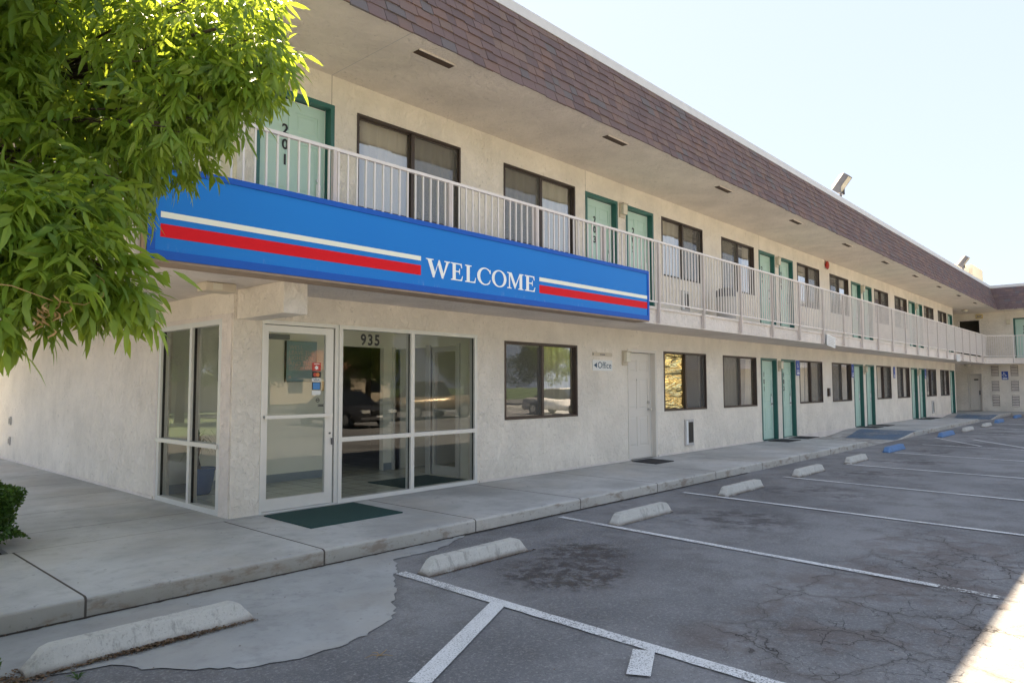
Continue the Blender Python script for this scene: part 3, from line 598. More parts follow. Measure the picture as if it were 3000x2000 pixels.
def window(x0, x1, z0, z1, screen='R', curt=((0,1),), gold=False, film=None):
    w, h = x1-x0, z1-z0; f = MB(); t = .030; off = Vector((LX,0,0))
    f.box(0, w, -.012, .09, 0, t); f.box(0, w, -.012, .09, h-t, h); f.box(0, t, -.012, .09, t, h-t); f.box(w-t, w, -.012, .09, t, h-t)
    c = w*.51; f.box(c-.022, c+.022, .012, .085, t, h-t)
    s0, s1 = (c+.022, w-t) if screen == 'R' else (t, c-.022)
    q0, q1 = (t, c-.022) if screen == 'R' else (c+.022, w-t)
    for a, b, y in ((s0, s1, .012), (q0, q1, .045)):
        f.box(a, a+.016, y, y+.03, t, h-t); f.box(b-.016, b, y, y+.03, t, h-t); f.box(a+.016, b-.016, y, y+.03, t, t+.016); f.box(a+.016, b-.016, y, y+.03, h-t-.016, h-t)
    o = f.build('window', M['bronze'], B, loc=Vector((x0, 0, z0))-off)
    for a, b in ((s0, s1), (q0, q1)):
        g = MB(); g.poly([(a,.06,t),(b,.06,t),(b,.06,h-t),(a,.06,h-t)]); g.build('window_pane', M['roomglass'] if not (gold and (a,b) == (q0,q1)) else M['gold'], o)
    g = MB(); g.poly([(s0+.02,.022,t+.02),(s1-.02,.022,t+.02),(s1-.02,.022,h-t-.02),(s0+.02,.022,h-t-.02)]); g.build('insect_screen', M['screen'], o)
    cm = MB(); ph = random.uniform(0,6)
    for a, b in curt:
        n = max(6, int((b-a)*w/.022)); top = []; bot = []
        for i in range(n+1):
            x = (a + (b-a)*i/n)*w; am = .042
            yy = .18 + am*math.sin(x*34+ph+1.3*math.sin(x*5+ph)) + .012*math.sin(x*81)
            top.append((x + .02*math.sin(x*3+ph), yy*.6+.04, h+.02)); bot.append((x + .015*math.sin(x*7), yy, -.05))
        m = len(top); cm.add(top+bot, [(i, i+1, m+i+1, m+i) for i in range(m-1)])
    if cm.v: cm.build('curtain', M['curtain'], o, smooth=True)
    rd = MB(); rd.box(.0, w, .215, .24, h-.055, h-.03); rd.build('curtain_rod', M['lwhite'], o)
    return o

for a, b, n in ldoors: door(a, b, 0, 2.13, M['door'], M['frame'], n)
for a, b, n in udoors: door(a, b, FZ, UDZ-FZ, M['door'], M['frame'], n)
door(sdoor[0], sdoor[1], 0, 2.13, M['wdoor'], M['wdoor'], None, 'knob')
LC = [('L',((.58,1),)), ('R',((.0,.02),)), ('L',((0,.50),(.54,.66),(.86,1)))] + [('R',((.16,.42),(.52,1))), ('L',((.0,.02),(.6,.62))), ('R',((0,.56),(.9,1))), ('L',((.60,1),(0,.1))), ('R',((0,.55),)), ('L',((.55,1),(0,.08)))]
for i, (a,b,c,d) in enumerate(lwins): window(a,b,c,d, *LC[i], gold=(i == 1))
UC = [('R',((.10,.52),(.54,1))), ('L',((0,.52),(.55,1))), ('R',((0,.52),(.54,.93))), ('L',((0,.52),(.55,.68),(.82,1))), ('R',((0,.5),(.56,1))), ('L',((.55,1),)), ('R',((0,1),)), ('L',((0,.1),(.5,1))), ('R',((0,1),)), ('L',((0,.15),(.55,1)))]
for i, (a,b,c,d) in enumerate(uwins): window(a,b,c,d, *UC[i])

# storefront and entry door (front), side glazing
def PB(name, boxes, mat, parent=None, bv=0.0):
    mb = MB()
    for b in boxes: mb.box(*b, 0, bv)
    return P(mb, name, mat, parent)
TZs = 2.19
st = PB('storefront', [(4.985,5.035,-.01,.10,.0,TZs), (6.125,6.185,-.01,.10,.05,TZs-.05), (7.336,7.386,-.01,.10,.0,TZs), (5.035,7.336,-.01,.10,0,.05), (5.035,7.336,-.01,.10,TZs-.05,TZs),
   (5.035,6.125,-.008,.095,.745,.80), (6.185,7.336,-.008,.095,.745,.80), (3.96,4.935,-.01,.10,TZs-.045,TZs), (3.96,3.985,-.01,.10,0,TZs-.045), (4.935,4.985,.01,.10,0,TZs), (3.985,4.935,.0,.10,-.005,.015)], M['alu'])
for a, b, c, d in ((5.035,6.125,.80,TZs-.05),(6.185,7.336,.80,TZs-.05),(5.035,6.125,.05,.745),(6.185,7.336,.05,.745)):
    mb = MB(); mb.poly([(a,.045,c),(b,.045,c),(b,.045,d),(a,.045,d)]); P(mb, 'glass_pane', M['glass'], st)
for x in (6.119,7.33):
    for z0,z1 in ((.05,.745),(.80,TZs-.05)): PB('glazing_bead', [(x,x+.006,.025,.045,z0,z1)], M['black'], st)
n = MB(); v = text_bm('935', .295, .150, bold=.03, spacing=1.25); put(n, v, 5.333, 1.952, .041); P(n, 'address_number', M['black'], st)
dx0, dx1 = 3.988, 4.915
ed = PB('entry_door', [(dx0,dx0+.065,.02,.065,.02,2.135), (dx1-.105,dx1,.02,.065,.02,2.135), (dx0+.065,dx1-.105,.02,.065,.02,.155), (dx0+.065,dx1-.105,.02,.065,2.055,2.135)], M['alu'])
mb = MB(); mb.poly([(dx0+.065,.045,.155),(dx1-.105,.045,.155),(dx1-.105,.045,2.055),(dx0+.065,.045,2.055)]); P(mb, 'glass_pane', M['glass'], ed)
PB('push_bar', [(dx0+.01,dx1-.03,-.035,-.012,1.06,1.10),(dx0+.01,dx0+.04,-.012,.02,1.065,1.095),(dx1-.06,dx1-.03,-.012,.02,1.065,1.095)], M['alu'], ed)
mb = MB(); mb.cyl((dx1-.04,.02,.86), .012, (0,-.012,0)); mb.box(dx1-.02, dx1-.008,-.0,.02,.72,.80); P(mb, 'door_lock', M['grey'], ed)
PB('door_closer', [(dx0+.10,dx0+.36,.07,.12,1.98,2.04)], M['grey'], ed)
# stickers on the door glass
def sheet(name, x0, x1, z0, z1, mat, parent, y=.0415): mb = MB(); mb.poly([(x0,y,z0),(x1,y,z0),(x1,y,z1),(x0,y,z1)]); return P(mb, name, mat, parent)
sx0, sx1 = 4.635, 4.755
s = sheet('sticker', sx0, sx1, 1.615, 1.715, M['sred'], ed); mb = MB(); mb.add(*[[(4.695+.03*math.cos(a*PI/5)*(1 if a % 2 else .6), .0405, 1.655+.03*math.sin(a*PI/5)*(1 if a % 2 else .6)) for a in range(10)], [tuple(range(10))]]); mb.poly([(4.66,.0405,1.695),(4.735,.0405,1.695),(4.735,.0405,1.703),(4.66,.0405,1.703)]); P(mb, 'sticker_mark', M['lwhite'], ed)
s = sheet('sticker', sx0, sx1, 1.535, 1.605, M['black'], ed)
mb = MB(); mb.add([(4.675+.025*math.cos(a*PI/8),.0405,1.570+.025*math.sin(a*PI/8)) for a in range(16)], [tuple(range(16))]); P(mb, 'sticker_mark', M['sred'], ed)
mb = MB(); mb.add([(4.712+.025*math.cos(a*PI/8),.0400,1.570+.025*math.sin(a*PI/8)) for a in range(16)], [tuple(range(16))]); P(mb, 'sticker_mark', M['sorange'], ed)
s = sheet('sticker', sx0, sx1, 1.485, 1.528, M['signw'], ed); n = MB(); put(n, text_bm('VISA', .09, .024, bold=.02), 4.65, 1.494, .0405); P(n, 'sticker_mark', M['navy'], ed)
s = sheet('sticker', sx0, sx1, 1.385, 1.480, M['black'], ed); sheet('sticker_mark', sx0+.012, sx1-.012, 1.392, 1.473, M['sblue'], ed, .0405)
s = sheet('sticker', sx0, sx1, 1.325, 1.378, M['signw'], ed)
mb = MB(); th = np.linspace(0, 2*PI, 21)[:-1]; mb.add([(4.715+r*math.cos(a), .0405, 1.262+r*math.sin(a)) for r in (.026,.019) for a in th], [(i,(i+1)%20,20+(i+1)%20,20+i) for i in range(20)]); mb.box(4.70,4.73,.0395,.0402,1.257,1.267)
mb.box(4.715,4.80,.0395,.0402,1.205,1.212); mb.box(4.715,4.80,.0395,.0402,1.185,1.192); mb.box(4.73,4.79,.0395,.0402,1.194,1.202); P(mb, 'sticker_mark', M['black'], ed)
PB('notice', [(4.775,4.806,.047,.05,1.375,1.49)], M['brass'], ed)
# side glazing at x = LX
sg = PB('side_glazing', [(LX-.01,LX+.09,.25,.32,0,TZs),(LX-.01,LX+.09,1.93,2.0,0,TZs),(LX-.01,LX+.09,1.02,1.085,.06,TZs-.06),(LX-.01,LX+.09,.32,1.93,0,.06),(LX-.01,LX+.09,.32,1.93,TZs-.06,TZs),
   (LX-.035,LX+.085,.27,1.98,.735,.785)], M['alu'])
for a, b in ((.32,1.02),(1.085,1.93)):
    for c, d in ((.06,.735),(.785,TZs-.06)):
        mb = MB(); mb.poly([(LX+.05,b,c),(LX+.05,a,c),(LX+.05,a,d),(LX+.05,b,d)]); P(mb, 'glass_pane', M['glass'], sg)
for y in (1.013,1.923): PB('glazing_bead', [(LX+.02,LX+.05,y,y+.007,.06,TZs-.06)], M['black'], sg)
# trim at the corner
PB('corner_trim', [(LX-.012,LX-.001,.02,.245,0,TZs+.05),(LX-.012,LX-.001,2.005,2.06,0,TZs+.05),(LX-.012,LX-.001,.245,2.005,TZs,TZs+.055)], M['fascia'])

# lobby
PB('lobby_floor', [(LX+.165,9.86,.185,5.95,.003,.012)], M['tile'])
lb = MB(); wall_grid(lb, LX+.17, 9.86, .012, 2.55, [(6.52,7.38,.012,2.08)], 2.25, 2.35, 'y'); P(lb, 'lobby_wall', M['inner'])
lb = MB(); lb.box(LX+.17, 9.86, .19, 2.249, 2.46, 2.55); P(lb, 'lobby_ceiling', M['inner'])
PB('cove_base', [(LX+.17,6.5,2.238,2.2495,.013,.13),(7.39,7.58,2.238,2.2495,.013,.13),(LX+.17,LX+.182,2.06,2.237,.013,.13)], M['base'])
lb = MB(); wall_grid(lb, .19, 2.249, .012, 2.459, [(.62,1.26,.012,2.06),(1.36,2.18,.012,2.06)], 7.58, 7.68, 'x'); P(lb, 'lobby_side_wall', M['inner'])
PB('inner_door_frame', [(7.55,7.70,1.26,1.36,.013,2.10),(7.55,7.70,.56,.62,.013,2.10),(7.55,7.70,2.18,2.235,.013,2.10),(7.60,7.66,.62,1.26,.013,.16),(7.60,7.66,.62,1.26,1.98,2.055),(7.60,7.66,.62,.70,.16,1.98),(7.60,7.66,1.19,1.26,.16,1.98),(7.59,7.63,.66,1.22,1.02,1.06)], M['alu'])
PB('wood_panel', [(6.46,6.515,2.20,2.249,.013,2.12),(6.40,6.56,4.2,4.6,.013,2.0)], M['wood'])

# ------------------------------------------------------------------ wing
wops = [(-.52,.42,FZ,4.93), (-.55,.12,.0,2.02), (-3.05,-2.05,FZ,UDZ), (-4.2,-3.25,FZ,UDZ)]
wl = MB(); wall_grid(wl, -22, 6.0, -.3, SZ, wops, WX, WX+.18, 'x'); P(wl, 'wing_wall', M['stucco'])
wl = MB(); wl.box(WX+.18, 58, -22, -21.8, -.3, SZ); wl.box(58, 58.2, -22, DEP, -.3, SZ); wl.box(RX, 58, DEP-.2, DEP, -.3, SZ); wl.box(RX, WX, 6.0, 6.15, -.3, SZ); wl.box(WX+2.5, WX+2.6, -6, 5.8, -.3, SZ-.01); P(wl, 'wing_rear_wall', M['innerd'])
def wing_door(y0, y1, z0, h, mat, fmat, number=None):   # faces -X; y0 < y1
    w = y1-y0; fr = .055; m = MB(); panel_door(m, w-2*fr-.03, h-fr-.03, 0)
    d = m.build('door', mat, B, loc=Vector((WX+.105, y1-fr-.015, z0+.02))-Vector((LX,0,0))); d.rotation_euler = (0,0,-PI/2)
    f = MB(); ox, oy, oz = -(fr+.015), -.105, -.02
    for a in ((0,fr,-.012,.15,0,h),(w-fr,w,-.012,.15,0,h),(fr,w-fr,-.012,.15,h-fr,h)): f.box(a[0]+ox,a[1]+ox,a[2]+oy,a[3]+oy,a[4]+oz,a[5]+oz)
    f.build('door_frame', fmat, d)
    if number:
        n = MB(); lw = w-2*fr-.03
        for i, ch in enumerate(str(number)):
            vf = text_bm(ch, None if ch == '1' else .068, .115, bold=.018); put(n, vf, lw*.42-max(p[0] for p in vf[0])/2, 1.60-.165*i, -.003)
        n.build('room_number', M['black'], d)
    k = MB(); k.box(w-.25,w-.19,-.02,-.0005,.85,1.08); k.build('door_handle', M['grey'], d)
wing_door(-3.05,-2.05,FZ,UDZ-FZ,M['door'],M['frame'],220); wing_door(-4.2,-3.25,FZ,UDZ-FZ,M['door'],M['frame'],222)
wing_door(-.55,.12,0,2.02,M['wdoor'],M['wdoor'])
PB('passage_lintel', [(WX-.02,WX,-.58,.48,4.93,4.99),(WX-.02,WX,-.58,-.52,FZ,4.93),(WX-.02,WX,.42,.48,FZ,4.93)], M['fascia'])
for (a, b) in ((-1.30,-.98),(-2.16,-1.84)):
    for (c, d) in ((.25,.85),(1.05,1.62),(1.87,2.44)):
        m = MB(); m.box(WX-.012, WX-.001, a, b, c, d); lv = P(m, 'louvre_vent', M['vent'])
        m = MB(); k = 7
        for i in range(k):
            z = c + (d-c)*(i+.15)/k; m.prism([(WX-.035,a+.01,z),(WX-.014,a+.01,z+.045),(WX-.014,b-.01,z+.045),(WX-.035,b-.01,z)], (0,0,.012))
        P(m, 'louvre_blades', M['fascia'], lv)
m = MB(); m.box(WX-.004, WX-.001, -.37, -.17, 1.66, 1.73); P(m, 'door_plate', M['black'])

# ------------------------------------------------------------------ things fixed to the building
# welcome sign
WS = empty('welcome_sign', (6.1,-1.38,2.49), 'long blue WELCOME sign with white and red stripes mounted on the balcony front', 'sign')
WS['_w'] = (6.1,-1.38,2.49)
m = MB(); m.box(2.20, 10.0, -1.372, -1.10, 2.492, 3.305); P(m, 'sign_cabinet', M['bluerim'], WS)
m = MB(); m.poly([(2.262,-1.3745,2.565),(9.95,-1.3745,2.565),(9.95,-1.3745,3.25),(2.262,-1.3745,3.25)]); P(m, 'sign_face', M['blue'], WS)
m = MB(); m.box(2.20,10.0,-1.386,-1.3725,3.25,3.305,0,.003); m.box(2.20,10.0,-1.386,-1.3725,2.492,2.565,0,.003); m.box(2.20,2.262,-1.386,-1.3725,2.566,3.249); m.box(9.95,10.0,-1.386,-1.3725,2.566,3.249); P(m, 'sign_rim', M['bluerim'], WS)
m = MB(); m.box(2.20,10.0,-1.375,-1.10,2.470,2.491); m.box(2.178,2.199,-1.37,-1.10,2.47,3.305); P(m, 'sign_trim', M['rust'], WS)
m = MB(); m.box(2.10,2.175,-1.30,-1.10,2.46,3.0); m.cyl((2.0995,-1.2,2.75),.012,(-.01,0,0)); P(m, 'sign_bracket', M['fascia'], WS)
m = MB(); m.poly([(2.304,-1.3765,2.845),(5.132,-1.3765,2.845),(5.132,-1.3765,2.896),(2.304,-1.3765,2.896)]); P(m, 'white_stripe', M['cream'], WS); m = MB(); m.poly([(7.21,-1.3765,2.838),(9.95,-1.3765,2.838),(9.95,-1.3765,2.892),(7.21,-1.3765,2.892)]); P(m, 'white_stripe', M['cream'], WS)
m = MB(); m.poly([(2.304,-1.3765,2.680),(5.132,-1.3765,2.680),(5.132,-1.3765,2.792),(2.304,-1.3765,2.792)]); P(m, 'red_stripe', M['red'], WS); m = MB(); m.poly([(7.21,-1.3765,2.678),(9.945,-1.3765,2.678),(9.945,-1.3765,2.788),(7.21,-1.3765,2.788)]); P(m, 'red_stripe', M['red'], WS)
for ch, a, b, z0, z1 in (('W',5.205,5.583,2.676,2.888),('E',5.592,5.787,2.680,2.888),('L',5.822,6.008,2.680,2.888),('C',6.028,6.266,2.674,2.892),('O',6.287,6.557,2.674,2.892),('M',6.568,6.888,2.680,2.888),('E',6.911,7.126,2.680,2.888)):
    m = MB(); v, f = fillpoly(LET[ch]); put(m, fit(v, f, b-a, z1-z0), a, z0, -1.3765); P(m, 'letter', M['lwhite'], WS)

def thing(name, loc, label, cat, group=None):
    o = empty(name, loc, label, cat, group); o['_w'] = tuple(loc); return o
# office sign
OS = thing('office_sign', (10.6,-.01,1.7), 'white sign reading Office with a left arrow beside the white door', 'sign')
m = MB(); m.box(10.306,10.919,-.012,-.001,1.700,1.892); P(m, 'sign_plate', M['signw'], OS)
m = MB(); put(m, text_bm('Office', .425, .118, bold=.004), 10.462, 1.742, -.0135); m.poly([(10.335,-.0135,1.795),(10.435,-.0135,1.745),(10.435,-.0135,1.845)]); P(m, 'lettering', M['navy'], OS)
OS = thing('notice_plate', (10.6,-.01,1.97), 'thin cream notice strip on the wall just above the Office sign', 'sign')
m = MB(); m.box(10.306,10.925,-.012,-.001,1.965,2.030); P(m, 'sign_plate', M['lamp'], OS)
m = MB(); m.box(10.53,10.69,-.0145,-.0125,1.985,2.003); m.box(10.315,10.335,-.0145,-.0125,1.98,2.012); P(m, 'marks', M['grey'], OS)

# accessible parking signs
def wheelchair(mb, cx, cz, s, y):
    n = 14; mb.add([(cx-.10*s+.055*s*math.cos(2*PI*i/n), y, cz+.40*s+.055*s*math.sin(2*PI*i/n)) for i in range(n)], [tuple(range(n))])
    def bar(x0,z0,x1,z1,t,k):
        dx, dz = x1-x0, z1-z0; L = math.hypot(dx,dz); nx, nz = -dz/L*t, dx/L*t; yy = y-.0004*k
        mb.poly([(cx+(x0+nx)*s,yy,cz+(z0+nz)*s),(cx+(x1+nx)*s,yy,cz+(z1+nz)*s),(cx+(x1-nx)*s,yy,cz+(z1-nz)*s),(cx+(x0-nx)*s,yy,cz+(z0-nz)*s)])
    bar(-.10,.33,-.08,.02,.035,1); bar(-.09,.20,.10,.20,.025,2); bar(-.08,.02,.14,.02,.035,3); bar(.14,.04,.24,-.28,.03,4); bar(.24,-.26,.34,-.24,.025,5)
    a = np.linspace(R(120), R(370), 20)
    mb.add([(cx+(-.02+r*math.cos(t))*s, y-.0024, cz+(-.10+r*math.sin(t))*s) for r in (.27,.215) for t in a], [(i,i+1,20+i+1,20+i) for i in range(19)])
def acc_sign(x0, x1, z0, z1, label):
    A = thing('accessible_parking_sign', ((x0+x1)/2,-.01,z0), label, 'sign', 'blue wheelchair parking signs')
    m = MB(); m.box(x0,x1,-.02,-.012,z0,z1,0,.003); P(m, 'sign_plate', M['signb'], A)
    w = x1-x0; m = MB(); wheelchair(m, (x0+x1)/2-.02, z0+(z1-z0)*.66, w*.62, -.0215)
    m.poly([(x0+.03,-.0215,z0+.04),(x1-.03,-.0215,z0+.04),(x1-.03,-.0215,z0+.075),(x0+.03,-.0215,z0+.075)])
    put(m, text_bm('RESERVED', w*.8, .026, bold=.02), x0+w*.1, z0+.125, -.0215); put(m, text_bm('PARKING', w*.7, .024, bold=.02), x0+w*.15, z0+.09, -.0215)
    P(m, 'marking', M['lwhite'], A)
acc_sign(20.03,20.29,1.70,2.12,'blue wheelchair parking sign right of door 103, nearest of the blue signs')
acc_sign(24.945,25.17,1.68,2.12,'blue wheelchair parking sign at the left edge of door 105')
acc_sign(30.05,30.28,1.69,2.12,'blue wheelchair parking sign on bare wall between two far windows')
acc_sign(35.08,35.32,1.69,2.12,'blue wheelchair parking sign right of door 111, farthest on the long wall')
A = thing('accessible_parking_sign', (WX-.01,-1.55,1.7), 'square blue wheelchair sign between louvre vents on the far wing', 'sign', 'blue wheelchair parking signs')
m = MB(); m.box(WX-.02,WX-.012,-1.72,-1.43,1.68,2.12); P(m, 'sign_plate', M['signb'], A)
m = MB(); wheelchair(m, 0, 0, .30, 0); m.v = [(WX-.0215+p[1], -1.56-p[0], 1.95+p[2]) for p in m.v]; m.poly([(WX-.0215,-1.47,1.72),(WX-.0215,-1.68,1.72),(WX-.0215,-1.68,1.78),(WX-.0215,-1.47,1.78)]); P(m, 'marking', M['lwhite'], A)

# exit sign on wing
A = thing('exit_sign', (WX-.05,-.5,5.02), 'small yellow framed sign above the dark upper passage', 'sign')
m = MB(); m.box(WX-.05,WX-.001,-.70,-.38,5.02,5.24); P(m, 'sign_box', M['gold2'], A)
m = MB(); m.box(WX-.056,WX-.051,-.67,-.41,5.05,5.21); P(m, 'sign_plate', M['lamp'], A)
m = MB(); put(m, text_bm('EXIT', .20, .09, bold=.03), -.44, 5.085, WX-.0575, 'x'); P(m, 'lettering', M['grey'], A)

# tow-away notices hanging from the balcony edge
for (x0, x1, tl, lab) in ((19.16,19.80,.10,'white notice board hung on the balcony edge above door 103'),(35.6,36.35,-.03,'white notice board on the far balcony edge near the corner')):
    A = thing('notice_board', ((x0+x1)/2, BY-.1, 2.45), lab, 'sign', 'white notices on the balcony edge')
    m = MB(); m.box(x0,x1,BY-.10,BY-.085,2.44,2.73); P(m, 'board', M['signw'], A)
    m = MB()
    for i in range(5): m.box(x0+.05, x1-.05-.06*(i % 2), BY-.1025, BY-.1005, 2.475+.048*i, 2.492+.048*i)
    P(m, 'print_lines', M['lgrey'], A); A.rotation_euler = (0, tl, 0)

# wall lamps
def wall_lamp_proto():
    A = thing('wall_lamp', (0,0,0), '', 'wall lamp', 'lamps between room doors')
    m = MB(); m.box(-.085,.085,-.03,-.001,0,.28,0,.004); P(m, 'back_box', M['lamp'], A)
    m = MB(); m.box(-.07,.07,-.10,-.0305,.06,.25,0,.008); P(m, 'lens', M['lens'], A)
    m = MB(); m.box(-.08,.08,-.115,-.0305,.2505,.275,0,.004); P(m, 'hood', M['lamp'], A); return A
lp = wall_lamp_proto(); spots = [(11.31,4.65,'between doors 203 and 205 upstairs'),(11.345,1.81,'left of the white door'),(18.86,4.62,'between doors 207 and 209 upstairs'),(18.84,1.80,'between doors 101 and 103'),
  (26.40,4.62,'between doors 211 and 213 upstairs'),(26.39,1.80,'between doors 105 and 107'),(33.95,4.62,'between doors 215 and 217 upstairs'),(33.93,1.80,'between doors 109 and 111')]
for i, (x, z, t) in enumerate(spots):
    o = lp if i == 0 else copy_tree(lp); o.location = (x, 0, z); o['label'] = 'cream wall lamp ' + t
o = copy_tree(lp); o.location = (WX, -1.83, 4.62); o.rotation_euler = (0,0,-PI/2); o['label'] = 'cream wall lamp beside the mint door on the far wing'
# ceiling lights
def ceil_lamp(x, y, z, lab):
    A = thing('ceiling_light', (x,y,z-.1), lab, 'ceiling light', 'lights under the overhangs')
    m = MB(); m.lathe((x,y,z), [(.0,-.001),(.16,-.001),(.165,-.03),(.15,-.045),(.0,-.045)], 24); P(m, 'base_ring', M['lamp'], A, smooth=False)
    m = MB(); m.lathe((x,y,z), [(.145,-.046),(.14,-.075),(.10,-.105),(.04,-.115),(.0,-.116)], 24); P(m, 'lens', M['lens'], A, smooth=True)
A = thing('ceiling_light', (3.29,-.29,2.4), 'boxy cream ceiling light under the balcony beside the entrance beam', 'ceiling light', 'lights under the overhangs')
m = MB(); m.box(3.13,3.45,-.40,-.18,2.405,2.497,0,.012); P(m, 'housing', M['lamp'], A); m = MB(); m.box(3.20,3.30,-.412,-.4005,2.42,2.485,0,.003); P(m, 'lens', M['lens'], A)
ceil_lamp(43.0,-.3,SZ,'round ceiling light under the far roof corner'); ceil_lamp(43.6,-.2,2.498,'round ceiling light under the far balcony corner')

# heater grilles in the wall
def grille(x, z, lab, hh=.56):
    A = thing('heater_grille', (x,0,z), lab, 'wall grille', 'narrow wall grilles')
    w = .37; m = MB(); m.box(x,x+w,-.03,-.001,z,z+hh,0,.005); P(m, 'surround', M['lgrey'], A)
    m = MB(); m.box(x+.14,x+w-.03,-.034,-.0305,z+.06,z+hh-.06); P(m, 'slot', M['black'], A)
    m = MB(); m.box(x+.03,x+.10,-.045,-.0305,z+.03,z+hh-.03,0,.004); m.cyl((x+.21,-.035,z+hh-.03),.008,(0,-.01,0)); P(m, 'cover_plate', M['signw'], A)
grille(13.61,.14,'narrow wall grille under the gold tinted window'); grille(13.55,3.03,'narrow wall grille behind the railing under an upstairs window',.44)
grille(36.2,.14,'narrow wall grille under a far ground floor window')
# small fittings
A = thing('fire_bell', (22.78,0,5.1), 'round red fire bell high on the upstairs wall', 'fire bell')
m = MB(); m.cyl((22.78,-.001,5.17),.05,(0,-.04,0)); P(m, 'back_box', M['fred'], A); m = MB(); m.tube([(22.78,-.045,5.17),(22.78,-.07,5.17),(22.78,-.09,5.17)],[.13,.12,.05],20); P(m, 'gong', M['fred'], A)
A = thing('call_box', (22.63,0,1.1), 'small dark call box on the wall between two ground floor windows', 'wall box')
m = MB(); m.box(22.56,22.69,-.06,-.001,1.08,1.33,0,.006); P(m, 'housing', M['bronze'], A); m = MB(); m.box(22.585,22.665,-.064,-.0605,1.18,1.29); P(m, 'panel', M['grey'], A)
for z, t in ((.30,'lower'),(.69,'upper')):
    A = thing('outlet_box', (LX,9.25,z), '%s of two small outlet boxes on the side wall' % t, 'outlet')
    m = MB(); m.box(LX-.03,LX-.001,9.2,9.30,z,z+.16,0,.004); P(m, 'cover', M['lgrey'], A); m = MB(); m.box(LX-.034,LX-.0305,9.22,9.28,z+.03,z+.13); P(m, 'flap', M['grey'], A)
# floodlights on the roof edge
def flood(x, lab):
    A = thing('floodlight', (x,-1.2,TZ+.1), lab, 'floodlight', 'floodlights on the roof edge')
    m = MB(); m.cyl((x,-1.18,TZ+.08),.03,(0,0,.2)); m.box(x-.14,x+.14,-1.21,-1.16,TZ+.26,TZ+.30); m.box(x-.17,x-.15,-1.24,-1.13,TZ+.26,TZ+.55); m.box(x+.15,x+.17,-1.24,-1.13,TZ+.26,TZ+.55); P(m, 'bracket', M['grey'], A)
    t = Matrix.Translation((x,-1.2,TZ+.56)) @ Matrix.Rotation(R(38),4,'X') @ Matrix.Scale(1.12,4)
    m = MB(); m.prism([(-.145,-.10,-.24),(.145,-.10,-.24),(.145,-.10,.24),(-.145,-.10,.24)], (0,.14,0)); m.add([(-.145,.04,-.24),(.145,.04,-.24),(.145,.04,.24),(-.145,.04,.24),(-.09,.13,-.15),(.09,.13,-.15),(.09,.13,.15),(-.09,.13,.15)], [(0,1,5,4),(1,2,6,5),(2,3,7,6),(3,0,4,7),(4,5,6,7)])
    m.v = [tuple(t @ Vector(p)) for p in m.v]; P(m, 'housing', M['grey'], A)
    m = MB(); m.poly([(-.125,-.101,-.22),(.125,-.101,-.22),(.125,-.101,.22),(-.125,-.101,.22)]); m.v = [tuple(t @ Vector(p)) for p in m.v]; P(m, 'lens', M['lens'], A)
flood(20.6,'grey floodlight on the roof edge, nearer of the two'); flood(37.7,'grey floodlight on the roof edge, farther of the two')
# trash bin upstairs
A = thing('trash_bin', (14.85,-.42,FZ), 'tall grey dome topped trash bin behind the upstairs railing', 'trash bin')
m = MB(); m.lathe((14.85,-.42,FZ), [(.0,.001),(.20,.001),(.21,.04),(.22,.60)], 24); P(m, 'bin_body', M['lgrey'], A, smooth=True)
m = MB(); m.lathe((14.85,-.42,FZ), [(.235,.60),(.235,.68),(.21,.75),(.14,.80),(.0,.82)], 24); P(m, 'lid', M['grey'], A, smooth=True)

# ------------------------------------------------------------------ lobby contents
def poster(x0, x1, z0, z1, lab, lines):
    A = thing('wall_canvas', ((x0+x1)/2, 2.24, z0), lab, 'wall art'); m = MB(); m.box(x0,x1,2.19,2.2475,z0,z1); P(m, 'canvas', M['black'], A)
    m = MB(); m.box(x0+.004,x1-.004,2.186,2.1895,z0+.003,z1-.003); P(m, 'canvas_face', M['poster'], A)
    m = MB(); n = len(lines); hh = .062
    for i, s in enumerate(lines):
        vf = text_bm(s, None, hh, bold=.0); wd = max(p[0] for p in vf[0]); k = min(1, (x1-x0-.08)/wd); vf = ([(p[0]*k, p[1]) for p in vf[0]], vf[1])
        put(m, vf, x0+.045, z1-.125-.082*i, 2.185)
    m.box(x0+.04,x0+.08,2.1845,2.1855,z0+.05,z0+.09); P(m, 'lettering', M['lgrey'], A)
poster(5.52,6.04,1.50,2.12,'blue grey wall canvas with white words seen through the entry door',["WE'LL","LEAVE THE","LIGHT ON.","AND THE","REFRIGERATOR."])
poster(4.50,5.02,1.50,2.12,'dark edged wall canvas behind the corner pillar inside the lobby',["WE'LL","LEAVE THE","LIGHT ON.","AND THE","REFRIGERATOR."])
A = thing('potted_plant', (4.16,1.92,.012), 'palm like plant in a blue glazed pot inside the side window', 'potted plant')
m = MB(); m.lathe((4.16,1.92,.012), [(0,.001),(.10,.001),(.12,.03),(.155,.20),(.165,.30),(.18,.33),(.185,.345),(.165,.35),(.155,.33),(.14,.30),(0,.30)], 28); P(m, 'pot', M['pot'], A, smooth=True)
m = MB(); m.tube([(4.14,1.92,.30),(4.10,1.93,.50),(4.13,1.90,.68),(4.10,1.92,.80)],[.03,.024,.02,.012],8); P(m, 'stem', M['bark'], A)
m = MB()
